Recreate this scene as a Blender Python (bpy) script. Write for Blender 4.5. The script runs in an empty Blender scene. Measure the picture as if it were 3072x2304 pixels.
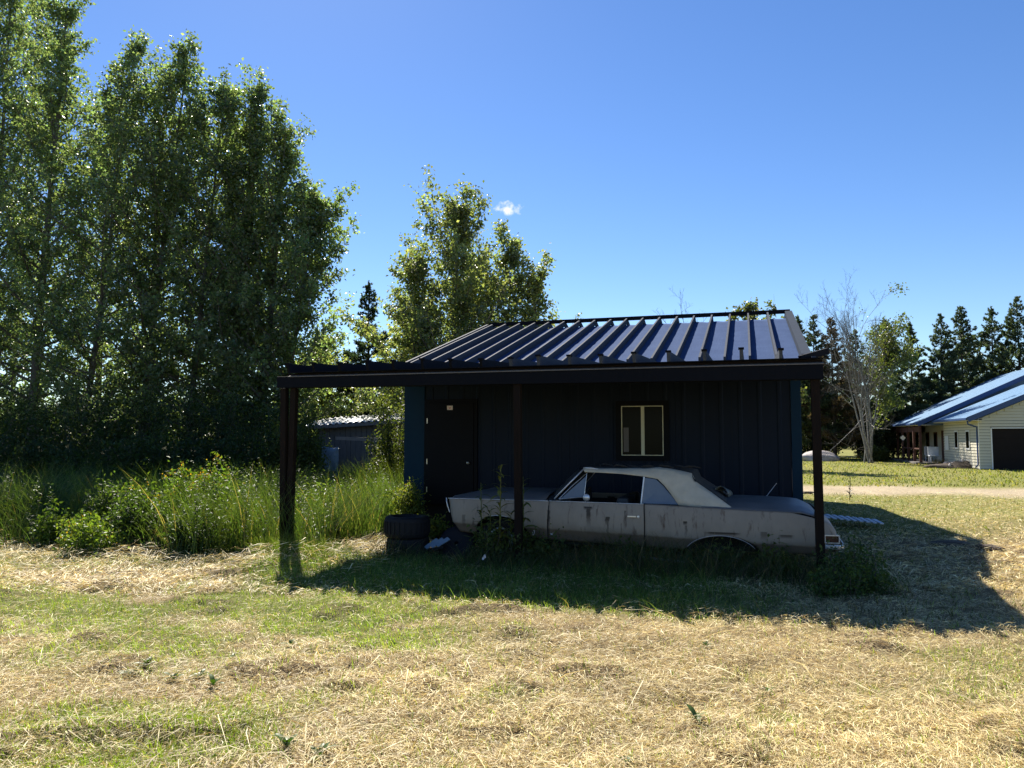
import bpy, math, random
import numpy as np
from mathutils import Vector, Matrix

# ---------------------------------------------------------------- camera, light, exposure
S = bpy.context.scene
C = S.collection
CAMH = 1.7
PITCH = math.atan(158/2307)
cam_d = bpy.data.cameras.new('camera'); cam = bpy.data.objects.new('camera', cam_d); C.objects.link(cam)
cam.location = (0, 0, CAMH); cam.rotation_euler = (math.pi/2 + PITCH, 0, 0)
cam_d.sensor_width = 36; cam_d.lens = 36*2307/3072; cam_d.clip_start = 0.1; cam_d.clip_end = 3000
S.camera = cam
S.render.resolution_x = 1024; S.render.resolution_y = 768

SHX, SHY = 0.314, -0.986            # shadow offset on the ground per metre of height
EL = math.atan(1/math.hypot(SHX, SHY))
w = bpy.data.worlds.new('World'); S.world = w; w.use_nodes = True
wn = w.node_tree; wn.nodes.clear()
sky = wn.nodes.new('ShaderNodeTexSky'); sky.sky_type = 'NISHITA'; sky.sun_disc = False
sky.sun_elevation = EL; sky.sun_rotation = math.atan2(-SHX, -SHY)
sky.air_density = 1.0; sky.dust_density = 0.12; sky.ozone_density = 3.0; sky.altitude = 600
bg = wn.nodes.new('ShaderNodeBackground'); bg.inputs[1].default_value = 0.067
wo = wn.nodes.new('ShaderNodeOutputWorld')
hs_ = wn.nodes.new('ShaderNodeHueSaturation'); hs_.inputs['Saturation'].default_value = 1.20; hs_.inputs['Value'].default_value = 1.0; hs_.inputs['Hue'].default_value = .508
wn.links.new(sky.outputs[0], hs_.inputs['Color'])
# one small fair weather cloud
def dirpix(px, py):
    v = Vector(((px-1536)/2307, 1, (1152-py)/2307)).normalized(); return Matrix.Rotation(PITCH, 3, 'X') @ v
cd_ = dirpix(1528, 628); cr_ = cd_.cross(Vector((0, 0, 1))).normalized(); cu_ = cr_.cross(cd_)
wtc = wn.nodes.new('ShaderNodeTexCoord')
def wdot(v):
    n = wn.nodes.new('ShaderNodeVectorMath'); n.operation = 'DOT_PRODUCT'; wn.links.new(wtc.outputs['Generated'], n.inputs[0]); n.inputs[1].default_value = v; return n.outputs['Value']
def wm(op, a, b=None, cl=False):
    n = wn.nodes.new('ShaderNodeMath'); n.operation = op; n.use_clamp = cl
    for i, v in enumerate((a, b)):
        if v is None: continue
        if isinstance(v, (int, float)): n.inputs[i].default_value = v
        else: wn.links.new(v, n.inputs[i])
    return n.outputs[0]
wnz = wn.nodes.new('ShaderNodeTexNoise'); wnz.inputs['Scale'].default_value = 95; wnz.inputs['Detail'].default_value = 7; wnz.inputs['Roughness'].default_value = .6
wn.links.new(wtc.outputs['Generated'], wnz.inputs['Vector'])
ex_ = wm('DIVIDE', wdot(cr_), .0165); ey_ = wm('DIVIDE', wdot(cu_), .0085)
rr_ = wm('SQRT', wm('ADD', wm('MULTIPLY', ex_, ex_), wm('MULTIPLY', ey_, ey_)))
mk = wm('ADD', wm('SUBTRACT', 1.0, rr_), wm('MULTIPLY', wm('SUBTRACT', wnz.outputs['Fac'], .5), 3.2))
mk = wm('MULTIPLY', mk, 1.0, True); mk = wm('MULTIPLY', mk, wm('GREATER_THAN', wdot(cd_), 0.9))
cmix = wn.nodes.new('ShaderNodeMix'); cmix.data_type = 'RGBA'; wn.links.new(mk, cmix.inputs[0]); wn.links.new(hs_.outputs[0], cmix.inputs[6]); cmix.inputs[7].default_value = (7.2, 7.4, 7.8, 1)
wn.links.new(cmix.outputs[2], bg.inputs[0]); wn.links.new(bg.outputs[0], wo.inputs[0])
sun_d = bpy.data.lights.new('sun', 'SUN'); sun_d.energy = 5.0; sun_d.angle = math.radians(0.53); sun_d.color = (1, 0.93, 0.82)
sun = bpy.data.objects.new('sun', sun_d); C.objects.link(sun); sun.location = (-20, 60, 60)
sun.rotation_euler = Vector((SHX, SHY, -1)).to_track_quat('-Z', 'Y').to_euler()
S.view_settings.view_transform = 'Standard'; S.view_settings.look = 'None'
S.view_settings.exposure = 1.2; S.view_settings.gamma = 1.0; S.view_settings.use_curve_mapping = False
S.render.engine = 'CYCLES'
S.cycles.max_bounces = 6; S.cycles.transparent_max_bounces = 6; S.cycles.transmission_bounces = 4
S.cycles.diffuse_bounces = 3; S.cycles.glossy_bounces = 3

# ---------------------------------------------------------------- frames and helpers
TH = math.radians(17.1); CT, ST = math.cos(TH), math.sin(TH)
def W(u, d, h=0.0):                   # building frame (along the wall, away from it, up) to world
    return Vector((u*CT + d*ST, -u*ST + d*CT, h))
def pix(px, py, d):                   # photograph position on the upright plane at distance d -> (u, h)
    rx = (px-1536)/2307; v = (1152-py)/2307
    r = (rx, math.cos(PITCH) - v*math.sin(PITCH), math.sin(PITCH) + v*math.cos(PITCH))
    t = d/(r[0]*ST + r[1]*CT)
    return (t*(r[0]*CT - r[1]*ST), CAMH + t*r[2])
def at(px, Y):                        # x of photograph column px at depth Y
    return (px-1536)/2307*Y/math.cos(PITCH)
def top(py, Y):                       # height seen at row py at depth Y
    return CAMH + (1310-py)/2307*Y*1.005

def hashf(ix, iy, s):
    n = (ix.astype(np.int64)*374761393 + iy.astype(np.int64)*668265263 + s*982451653) & 0xffffffff
    n = ((n ^ (n >> 13))*1274126177) & 0xffffffff
    n = ((n ^ (n >> 16))*2246822519) & 0xffffffff
    return ((n ^ (n >> 15)) & 0xffff)/65535.0
def vnoise(x, y, s=0):
    x = np.asarray(x, float); y = np.asarray(y, float)
    ix = np.floor(x); iy = np.floor(y); fx = x-ix; fy = y-iy
    fx = fx*fx*(3-2*fx); fy = fy*fy*(3-2*fy)
    a = hashf(ix, iy, s); b = hashf(ix+1, iy, s); c = hashf(ix, iy+1, s); d = hashf(ix+1, iy+1, s)
    return (a*(1-fx)+b*fx)*(1-fy) + (c*(1-fx)+d*fx)*fy
def fbm(x, y, s=0, o=3):
    r = 0; a = 1; t = 0
    for k in range(o):
        r = r + a*vnoise(x*2**k, y*2**k, s+k*7); t += a; a *= 0.5
    return r/t
def sm(a, b, x):
    t = np.clip((x-a)/(b-a), 0, 1); return t*t*(3-2*t)

def terrain(x, y):
    x = np.asarray(x, float); y = np.asarray(y, float)
    h = 0.10*(fbm(x*0.25, y*0.25, 3)-0.5) + 0.07*(fbm(x*0.9, y*0.9, 5)-0.5) + 0.05*(fbm(x*3.1, y*3.1, 9)-0.5)
    h = h + 0.05*sm(0.62, 0.8, fbm(x*1.7+7, y*2.6, 21))*sm(14, 10, y)
    h = h+.17*np.exp(-((x+2.75)**2/1.3+(y-9.95)**2/.8))
    near = sm(60, 20, np.hypot(x, y))
    h = h*near
    d = x*ST + y*CT; u = x*CT - y*ST
    inside = sm(13.2, 13.8, d)*sm(-6.8, -6.2, u)*sm(1.2, .7, u)*sm(22, 21, d)
    return h*(1-inside)
def track(x, y):
    d = x*ST + y*CT
    d = d + 0.9*(fbm(x*0.6, y*0.6, 31)-0.5)
    return sm(24.6, 25.4, d)*sm(29.4, 28.6, d)
def green(x, y):
    """1 where living grass shows, 0 where the mown hay lies"""
    x = np.asarray(x, float); y = np.asarray(y, float)
    n = fbm(x*0.55+3, y*0.9, 41); n2 = fbm(x*1.9, y*2.3, 47)
    g = sm(0.44, 0.66, n*0.6+n2*0.4)*0.70*(1-.45*sm(-1, 1.5, x))
    band = sm(5.6, 6.6, y)*sm(9.6, 8.4, y)*sm(0.3, -1.2, x)
    g = np.maximum(g, band*sm(0.30, 0.55, n*0.35+n2*0.65)*0.95)
    e = y - (8.35-0.30*x)
    strip = sm(-0.75, -0.35, e)*sm(0.6, 0.1, e)*sm(3.2, 0.8, x)*sm(-3.6, -2.8, x)
    g = np.maximum(g, strip*0.95)
    g = np.maximum(g, sm(9.5, 10.5, y)*sm(1, -1, x)*0.8)
    dd = x*ST+y*CT; uu = x*CT-y*ST
    rank = sm(7.7, 8.3, dd+.5*(n2-.5))*sm(10.8, 10.3, dd)*sm(-6.4, -5.6, uu)*sm(1.2, -1.4, uu)
    g = np.maximum(g, rank)
    g = np.maximum(g, sm(12.0, 14.5, y)*sm(3, 5, x)*(0.35+0.5*sm(.35, .65, fbm(x*.3, y*.5, 53))))
    g = np.maximum(g, sm(9.6, 10.6, y)*sm(5.5, 4.5, x)*0.55*sm(.4, .6, n2))
    return np.clip(g, 0, 1)

def mat(name, col=(.5,.5,.5), rough=.6, metal=0, spec=None, noise=None, bump=None, attr=False, trans=None, emit=None, coat=0, scale_z=None):
    """noise = (second colour, scale, sharpness); bump = (scale, strength); trans = (colour, factor)"""
    m = bpy.data.materials.new(name); m.use_nodes = True
    nt = m.node_tree; N = nt.nodes; L = nt.links
    b = N['Principled BSDF']; out = N['Material Output']
    b.inputs['Roughness'].default_value = rough; b.inputs['Metallic'].default_value = metal
    if spec is not None: b.inputs['Specular IOR Level'].default_value = spec
    if coat: b.inputs['Coat Weight'].default_value = coat
    tc = N.new('ShaderNodeTexCoord')
    vec = tc.outputs['Object']
    if scale_z:
        mp = N.new('ShaderNodeMapping'); mp.inputs['Scale'].default_value = scale_z; L.new(vec, mp.inputs[0]); vec = mp.outputs[0]
    colsock = None
    if attr:
        a = N.new('ShaderNodeAttribute'); a.attribute_name = 'tint'; colsock = a.outputs['Color']
    if noise:
        nz = N.new('ShaderNodeTexNoise'); nz.inputs['Scale'].default_value = noise[1]; nz.inputs['Detail'].default_value = 6
        nz.inputs['Roughness'].default_value = 0.62
        L.new(vec, nz.inputs['Vector'])
        r = N.new('ShaderNodeValToRGB'); sh = noise[2] if len(noise) > 2 else .25
        c0 = noise[3] if len(noise) > 3 else .5
        r.color_ramp.elements[0].position = max(0, c0-sh); r.color_ramp.elements[1].position = min(1, c0+sh)
        r.color_ramp.elements[0].color = (*col, 1); r.color_ramp.elements[1].color = (*noise[0], 1)
        L.new(nz.outputs['Fac'], r.inputs[0])
        if colsock:
            mx = N.new('ShaderNodeMix'); mx.data_type = 'RGBA'; mx.blend_type = 'MULTIPLY'; mx.inputs[0].default_value = 1
            L.new(colsock, mx.inputs[6]); L.new(r.outputs[0], mx.inputs[7]); colsock = mx.outputs[2]
        else: colsock = r.outputs[0]
    if colsock: L.new(colsock, b.inputs['Base Color'])
    else: b.inputs['Base Color'].default_value = (*col, 1)
    if bump:
        nb = N.new('ShaderNodeTexNoise'); nb.inputs['Scale'].default_value = bump[0]; nb.inputs['Detail'].default_value = 5
        L.new(vec, nb.inputs['Vector'])
        bp = N.new('ShaderNodeBump'); bp.inputs['Strength'].default_value = bump[1]; bp.inputs['Distance'].default_value = bump[2] if len(bump) > 2 else .01
        L.new(nb.outputs['Fac'], bp.inputs['Height']); L.new(bp.outputs[0], b.inputs['Normal'])
    if trans:
        t = N.new('ShaderNodeBsdfTranslucent'); ms = N.new('ShaderNodeMixShader'); ms.inputs[0].default_value = trans[1]
        if colsock:
            mm = N.new('ShaderNodeMix'); mm.data_type = 'RGBA'; mm.blend_type = 'MULTIPLY'; mm.inputs[0].default_value = 1
            L.new(colsock, mm.inputs[6]); mm.inputs[7].default_value = (*trans[0], 1); L.new(mm.outputs[2], t.inputs[0])
        else: t.inputs[0].default_value = (*trans[0], 1)
        L.new(b.outputs[0], ms.inputs[1]); L.new(t.outputs[0], ms.inputs[2]); L.new(ms.outputs[0], out.inputs[0])
    if emit:
        b.inputs['Emission Color'].default_value = (*emit[0], 1); b.inputs['Emission Strength'].default_value = emit[1]
    return m

def tag(o, label=None, cat=None, group=None, kind=None):
    if label: o['label'] = label
    if cat: o['category'] = cat
    if group: o['group'] = group
    if kind: o['kind'] = kind
    return o
def empty(name, loc, rz=0, label=None, cat=None, group=None):
    o = bpy.data.objects.new(name, None); C.objects.link(o); o.location = loc; o.rotation_euler = (0, 0, rz)
    o.empty_display_size = .2
    return tag(o, label, cat, group)

class MB:
    """collects shapes and links them as ONE mesh object"""
    def __init__(s, off=(0, 0, 0)): s.v = []; s.f = []; s.off = off
    def add(s, vs, fs):
        n = len(s.v); s.v += [tuple(map(float, p)) for p in vs]; s.f += [tuple(i+n for i in f) for f in fs]; return s
    def box(s, a, b):
        x0, y0, z0 = a; x1, y1, z1 = b
        return s.add([(x0,y0,z0),(x1,y0,z0),(x1,y1,z0),(x0,y1,z0),(x0,y0,z1),(x1,y0,z1),(x1,y1,z1),(x0,y1,z1)],
                     [(0,3,2,1),(4,5,6,7),(0,1,5,4),(1,2,6,5),(2,3,7,6),(3,0,4,7)])
    def hexa(s, p):
        return s.add(p, [(0,3,2,1),(4,5,6,7),(0,1,5,4),(1,2,6,5),(2,3,7,6),(3,0,4,7)])
    def beam(s, a, b, w_, h_, upv=(0, 0, 1)):
        """box section from a to b, width w_ and height h_, a/b on its centre line"""
        a = Vector(a); b = Vector(b); t = (b-a).normalized(); up = Vector(upv)
        sd = t.cross(up).normalized(); up = sd.cross(t).normalized()
        o = [(-1,-1),(1,-1),(1,1),(-1,1)]
        P = [a + sd*(i*w_/2) + up*(j*h_/2) for i, j in o] + [b + sd*(i*w_/2) + up*(j*h_/2) for i, j in o]
        return s.add(P, [(0,1,2,3),(7,6,5,4),(0,4,5,1),(1,5,6,2),(2,6,7,3),(3,7,4,0)])
    def tube(s, pts, rad, n=8, cap=True):
        pts = [Vector(p) for p in pts]; m = len(pts)
        if not hasattr(rad, '__len__'): rad = [rad]*m
        base = len(s.v); ref = None
        for i, p in enumerate(pts):
            t = (pts[min(i+1, m-1)] - pts[max(i-1, 0)]).normalized()
            if ref is None: ref = t.orthogonal().normalized()
            ref = (ref - t*ref.dot(t)).normalized(); q = t.cross(ref)
            for k in range(n):
                a = 2*math.pi*k/n; s.v.append(tuple(p + (ref*math.cos(a) + q*math.sin(a))*rad[i]))
        for i in range(m-1):
            for k in range(n):
                s.f.append((base+i*n+k, base+i*n+(k+1) % n, base+(i+1)*n+(k+1) % n, base+(i+1)*n+k))
        if cap: s.f.append(tuple(base+k for k in range(n))[::-1]); s.f.append(tuple(base+(m-1)*n+k for k in range(n)))
        return s
    def grid(s, rows):
        n = len(s.v); R = len(rows); K = len(rows[0])
        for r in rows: s.v += [tuple(map(float, p)) for p in r]
        for i in range(R-1):
            for j in range(K-1):
                s.f.append((n+i*K+j, n+i*K+j+1, n+(i+1)*K+j+1, n+(i+1)*K+j))
        return s
    def lathe(s, prof, c, axis='y', n=24):
        """prof = (radius, along) pairs turned about axis through c"""
        rows = []
        for k in range(n+1):
            a = 2*math.pi*k/n
            if axis == 'y': rows.append([(c[0]+r*math.cos(a), c[1]+t, c[2]+r*math.sin(a)) for r, t in prof])
            else: rows.append([(c[0]+r*math.cos(a), c[1]+r*math.sin(a), c[2]+t) for r, t in prof])
        return s.grid(rows)
    def build(s, name, m, parent=None, smooth=False, bevel=0, solid=0, kind=None, label=None):
        me = bpy.data.meshes.new(name)
        ox, oy, oz = s.off
        me.from_pydata([(x-ox, y-oy, z-oz) for x, y, z in s.v], [], s.f); me.materials.append(m)
        if smooth: me.polygons.foreach_set('use_smooth', [True]*len(me.polygons))
        o = bpy.data.objects.new(name, me); C.objects.link(o)
        if parent: o.parent = parent
        if solid:
            md = o.modifiers.new('thick', 'SOLIDIFY'); md.thickness = solid; md.offset = 0
        if bevel:
            md = o.modifiers.new('bevel', 'BEVEL'); md.width = bevel; md.segments = 2; md.limit_method = 'ANGLE'
        if kind: o['kind'] = kind
        if label: o['label'] = label
        return o

def mesh_np(name, V, F, m, parent=None, tint=None, smooth=False):
    """V (n,3); F (k,3) or (k,4); tint (n,3)"""
    me = bpy.data.meshes.new(name)
    V = np.ascontiguousarray(V, np.float32); F = np.ascontiguousarray(F, np.int32)
    me.vertices.add(len(V)); me.vertices.foreach_set('co', V.ravel())
    me.loops.add(F.size); me.loops.foreach_set('vertex_index', F.ravel())
    me.polygons.add(len(F)); k = F.shape[1]
    me.polygons.foreach_set('loop_start', np.arange(0, F.size, k, dtype=np.int32))
    me.polygons.foreach_set('loop_total', np.full(len(F), k, dtype=np.int32))
    if smooth: me.polygons.foreach_set('use_smooth', np.ones(len(F), dtype=bool))
    me.update(calc_edges=True)
    if tint is not None:
        at_ = me.color_attributes.new('tint', 'FLOAT_COLOR', 'POINT')
        cc = np.ones((len(V), 4), np.float32); cc[:, :3] = tint; at_.data.foreach_set('color', cc.ravel())
    me.materials.append(m)
    o = bpy.data.objects.new(name, me); C.objects.link(o)
    if parent: o.parent = parent
    return o

rng = np.random.default_rng(7)
random.seed(7)

def nrm(a): return a/np.maximum(np.linalg.norm(a, axis=-1, keepdims=True), 1e-9)

def leaf_quads(P, T, Nn, ln, wd, fold=.25):
    """one folded leaf per row: base P, tip direction T, normal Nn"""
    T = nrm(T); B = nrm(np.cross(T, Nn)); Nn = np.cross(B, T)
    ln = ln[:, None]; wd = wd[:, None]
    a = P; c = P + T*ln
    m = P + T*ln*.45
    l = m + B*wd*.5 + Nn*wd*fold; r = m - B*wd*.5 + Nn*wd*fold
    V = np.stack([a, l, c, r], 1).reshape(-1, 3)
    n = len(P); i = np.arange(n)*4
    F = np.concatenate([np.stack([i, i+1, i+2], 1), np.stack([i, i+2, i+3], 1)])
    return V, F

def blades(P, H, az, lean, wd, seg=3, bend=.6):
    """upright grass ribbons: base P, height H, azimuth of the lean"""
    n = len(P); dirx = np.stack([np.cos(az), np.sin(az), np.zeros(n)], 1)
    side = np.stack([-np.sin(az+.9), np.cos(az+.9), np.zeros(n)], 1)
    Vs = []
    for k in range(seg+1):
        t = k/seg
        c = P + np.array([0, 0, 1.])*(H*(t - .28*bend*t**2.2*lean))[:, None] + dirx*(H*lean*t**1.9)[:, None]
        ww = (wd*(1-t)**.7*.5)[:, None] if k < seg else 0*wd[:, None]
        if k < seg: Vs += [c-side*ww, c+side*ww]
        else: Vs += [c]
    m = 2*seg+1
    V = np.stack(Vs, 1).reshape(-1, 3); i = np.arange(n)*m; F = []
    for k in range(seg-1):
        F += [np.stack([i+2*k, i+2*k+1, i+2*k+3], 1), np.stack([i+2*k, i+2*k+3, i+2*k+2], 1)]
    F += [np.stack([i+2*seg-2, i+2*seg-1, i+2*seg], 1)]
    return V, np.concatenate(F), m

# ---------------------------------------------------------------- materials
M = {}
M['ground'] = mat('ground', rough=.95, attr=True, noise=((1.25,1.2,1.1), 9, .3), bump=(60, .9, .02), spec=.1)
M['ground'].node_tree.nodes['Color Ramp'].color_ramp.elements[0].color = (.55, .52, .48, 1)
M['straw'] = mat('dry straw', rough=.55, attr=True, trans=((1.1,.95,.7), .3), spec=.35)
M['grass'] = mat('grass blade', rough=.5, attr=True, trans=((1.5,1.5,.5), .45), spec=.3)
M['leaf'] = mat('poplar leaf', rough=.42, attr=True, trans=((2.2,2.3,1.0), .55), spec=.95)
M['leafdull'] = mat('shrub leaf', rough=.5, attr=True, trans=((1.7,1.7,.55), .42), spec=.22)
M['needle'] = mat('needles', rough=.5, attr=True, trans=((1.5,1.6,.8), .35), spec=.4)
M['bark'] = mat('grey bark', (.07,.06,.05), .9, noise=((.16,.145,.12), 14, .25), bump=(30, .8, .02), scale_z=(1,1,.25))
M['darkbark'] = mat('dark bark', (.035,.026,.02), .9, noise=((.09,.065,.05), 18, .25), bump=(30, .8, .02), scale_z=(1,1,.25))
M['birch'] = mat('birch bark', (.27,.26,.245), .8, noise=((.10,.09,.08), 5, .12, .56), bump=(30, .4, .01), scale_z=(.6,.6,2.5))
M['black_wood'] = mat('dark painted wood', (.002,.003,.006), .7, spec=.12, noise=((.004,.005,.009), 10, .3), bump=(50, .4, .005), scale_z=(1,1,.3))
M['post_wood'] = mat('weathered post wood', (.007,.005,.004), .85, spec=.15, noise=((.018,.011,.008), 12, .3), bump=(60, .6, .006), scale_z=(3,3,.25))
M['rafter'] = mat('dark stained rafter wood', (.045,.053,.068), .7, spec=.05, noise=((.08,.09,.11), 9, .3), bump=(60, .4, .004), scale_z=(4,.4,4))
M['barge'] = mat('grey blue barge board', (.05,.062,.085), .75, spec=.02, noise=((.04,.05,.065), 9, .3))
M['membrane'] = mat('blue roofing membrane', (.040,.068,.150), .8, noise=((.060,.098,.200), 3, .35), bump=(26, .55, .012), spec=.02)
M['wall_metal'] = mat('dark navy metal cladding', (.005,.010,.022), .5, noise=((.007,.014,.028), 3, .3), spec=.12, scale_z=(1,1,.2))
M['teal'] = mat('teal metal corner trim', (.002,.020,.045), .5, noise=((.003,.028,.055), 4, .3), spec=.12)
M['door'] = mat('black door paint', (.002,.0025,.005), .5, spec=.1, noise=((.004,.0045,.007), 6, .3))
M['white_trim'] = mat('cream window frame', (.62,.60,.42), .5)
M['glass'] = mat('dark window glass', (.006,.006,.003), .2, spec=.06)
M['sticker'] = mat('sticker paper', (.75,.62,.55), .6)
M['red'] = mat('red print', (.55,.05,.03), .6)
M['brass'] = mat('worn nickel', (.6,.55,.45), .35, metal=.9)
M['skirt'] = mat('dark soil under the floor', (.012,.010,.009), .95)
M['tyre'] = mat('old black rubber', (.005,.005,.007), .7, noise=((.011,.011,.013), 20, .3), bump=(80, .3, .004), spec=.3)
M['chrome'] = mat('tarnished chrome', (.80,.82,.86), .3, metal=.55, noise=((.50,.50,.50), 18, .25))
M['softtop'] = mat('faded vinyl soft top', (.64,.58,.46), .8, noise=((.46,.42,.33), 7, .35), bump=(14, .5, .02))
M['tarp'] = mat('torn black fabric', (.012,.012,.013), .8, noise=((.03,.03,.03), 8, .3), bump=(10, .7, .03))
M['cabin'] = mat('dark cabin trim', (.010,.010,.012), .8)
M['vinyl'] = mat('old seat vinyl', (.05,.055,.06), .6, noise=((.02,.02,.02), 5, .3))
M['carglass'] = mat('dusty car glass', (.10,.135,.19), .35, noise=((.15,.18,.22), 8, .3), spec=.6)
M['plastic_clear'] = mat('yellowed clear plastic', (.30,.33,.30), .35, noise=((.2,.22,.2), 9, .3), trans=((.4,.45,.4), .4))
M['lamp_red'] = mat('tail lamp lens', (.05,.012,.010), .25)
M['siding'] = mat('cream vinyl siding', (.60,.56,.44), .55, noise=((.52,.49,.38), 2, .4))
M['blue_roof'] = mat('blue metal roof', (.07,.17,.29), .5, spec=.3, noise=((.09,.20,.34), 2, .4))
M['blue_trim'] = mat('dark blue trim', (.015,.05,.16), .5)
M['soffit'] = mat('grey metal gable', (.10,.16,.24), .6)
M['brown'] = mat('red brown porch wood', (.06,.02,.014), .7, noise=((.10,.035,.02), 6, .3))
M['garage'] = mat('dark brown garage door', (.010,.006,.005), .6, spec=.15, noise=((.014,.009,.008), 4, .3))
M['white'] = mat('white paint', (.75,.75,.75), .5)
M['stone'] = mat('pale stone', (.55,.50,.47), .9, noise=((.25,.22,.21), 5, .3), bump=(12, .7, .03))
M['grey_board'] = mat('weathered grey boards', (.10,.09,.085), .85, noise=((.18,.165,.15), 8, .3), bump=(40, .5, .006), scale_z=(6,6,.4))
M['tin'] = mat('pale corrugated sheet', (.52,.54,.56), .45, metal=.3, noise=((.40,.38,.36), 6, .3))
M['bluetarp'] = mat('pale blue tarpaulin', (.25,.33,.40), .6, noise=((.16,.22,.28), 6, .3), bump=(6, .8, .04))
M['flower'] = mat('yellow flower heads', rough=.7, attr=True, trans=((1.2,1.1,.5), .35))
M['white_flower'] = mat('white blossom', (.65,.66,.55), .6, trans=((.8,.8,.6), .4))
M['ladder'] = mat('white painted slats', (.62,.66,.72), .6, noise=((.45,.48,.52), 8, .3))
M['paper'] = mat('white paper scrap', (.8,.74,.72), .7)
M['dirt'] = mat('dark soil', (.05,.035,.025), .95, noise=((.10,.075,.05), 9, .3), bump=(20, .9, .03))

# ---------------------------------------------------------------- ground sheet
def axis(lo, hi, step, far_lo, far_hi):
    a = list(np.arange(lo, hi, step)); s = step; x = hi
    while x < far_hi: a.append(x); s *= 1.13; x += s
    a.append(far_hi); s = step; x = lo; b = []
    while True:
        s *= 1.13; x -= s
        if x < far_lo: break
        b.append(x)
    b.append(far_lo)
    return np.array(b[::-1]+a)
gx = axis(-9, 11, .075, -900, 900); gy = axis(2.2, 13, .075, -60, 1400)
X, Y = np.meshgrid(gx, gy); Z = terrain(X, Y)
nx, ny = len(gx), len(gy)
V = np.stack([X.ravel(), Y.ravel(), Z.ravel()], 1)
ii = (np.arange(ny-1)[:, None]*nx + np.arange(nx-1)[None]).ravel()
F = np.stack([ii, ii+1, ii+nx+1, ii+nx], 1)
gr = green(V[:, 0], V[:, 1])[:, None]
dry = np.array([.26,.205,.115]); grn = np.array([.13,.155,.04]); soil = np.array([.11,.075,.05])
nn = fbm(V[:, 0]*2.2, V[:, 1]*2.2, 61)[:, None]
col = dry*(1-gr) + grn*gr
col = col*(.75+.5*nn)
sp = sm(.60, .78, fbm(V[:, 0]*1.7+7, V[:, 1]*2.6, 21))[:, None]
col = col*(1-.5*sp) + soil*.5*sp
lawn = (sm(13, 18, V[:, 1])*sm(2, 5, V[:, 0]))[:, None]
ln_ = fbm(V[:, 0]*.45, V[:, 1]*1.1, 71)[:, None]
lawncol = np.array([.27,.25,.09])*(1-ln_) + np.array([.17,.20,.055])*ln_
col = col*(1-lawn) + lawncol*lawn
tr = track(V[:, 0], V[:, 1])[:, None]
col = col*(1-tr) + np.array([.42,.36,.26])*(.8+.4*nn)*tr
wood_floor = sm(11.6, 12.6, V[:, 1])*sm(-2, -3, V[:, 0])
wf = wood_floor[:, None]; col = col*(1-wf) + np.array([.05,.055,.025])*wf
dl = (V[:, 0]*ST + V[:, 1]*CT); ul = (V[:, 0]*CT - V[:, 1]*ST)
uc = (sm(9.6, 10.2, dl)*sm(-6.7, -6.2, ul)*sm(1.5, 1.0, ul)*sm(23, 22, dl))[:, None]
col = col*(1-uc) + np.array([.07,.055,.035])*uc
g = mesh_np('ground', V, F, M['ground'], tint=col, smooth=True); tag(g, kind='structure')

# ---------------------------------------------------------------- shed with its open rafters
WD = 13.64; UL, UR = -6.36, .83; BD = 23.4     # front wall plane, ends, back wall plane
shed = empty('shed', W(UL, WD, 0), -TH, 'dark navy metal clad shed with black door, small window and bare rafters on its roof', 'shed')
so = (UL, WD, 0)
def q(): return MB(so)
base_h = .42; eave_h = 2.83; ridge_d = 18.5
q().box((UL+.12, WD+.1, -.1), (UR-.12, BD-.1, base_h)).build('foundation', M['skirt'], shed)
# front wall: ribbed panels, each a piece
def rib_panel(u0, u1, z0, z1, d=WD):
    mb = q(); n = max(1, round((u1-u0)/.30)); s_ = (u1-u0)/n; prof = []
    for k in range(n):
        b = u0+k*s_
        prof += [(b, 0), (b+s_*.30, 0), (b+s_*.36, -.014), (b+s_*.50, -.014), (b+s_*.56, 0)]
    prof += [(u1-.004, 0)]
    mb.grid([[(u, d+y, z0) for u, y in prof], [(u, d+y, z1) for u, y in prof]][::-1])
    mb.box((u0, d+.012, z0), (u1-.006, d+.05, z1))
    return mb
wu = [UL+.42] + [UL+.42+(UR-.16-UL-.42)*k/7 for k in range(1, 8)]
for k in range(7):
    a, b = wu[k], wu[k+1]
    if b < -4.9 or a < -5.3:      # panel interrupted by the door
        pass
    rib_panel(a, b, base_h, eave_h).build('wall_panel', M['wall_metal'], shed)
for a, b in ((UL-.004, UL+.415), (UR-.155, UR+.004)):
    q().box((a, WD-.03, base_h-.02), (b, WD+.06, eave_h)).build('corner_trim', M['teal'], shed)
q().box((UL+.42, WD+.052, base_h), (UR-.16, WD+.09, eave_h+.1)).build('wall_lining', M['skirt'], shed)
q().box((UL, WD+.06, base_h), (UL+.06, BD, eave_h)).build('side_wall', M['wall_metal'], shed)
q().box((UR-.06, WD+.06, base_h), (UR, BD, eave_h)).build('side_wall', M['wall_metal'], shed)
q().box((UL, BD, base_h), (UR, BD+.06, eave_h)).build('back_wall', M['wall_metal'], shed)
for ug in (UL, UR-.06):
    q().hexa([(ug,WD+.02,eave_h),(ug+.06,WD+.02,eave_h),(ug+.06,BD,eave_h),(ug,BD,eave_h),
              (ug,ridge_d-.3,4.22),(ug+.06,ridge_d-.3,4.22),(ug+.06,ridge_d+.3,4.22),(ug,ridge_d+.3,4.22)]).build('gable', M['wall_metal'], shed)
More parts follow.
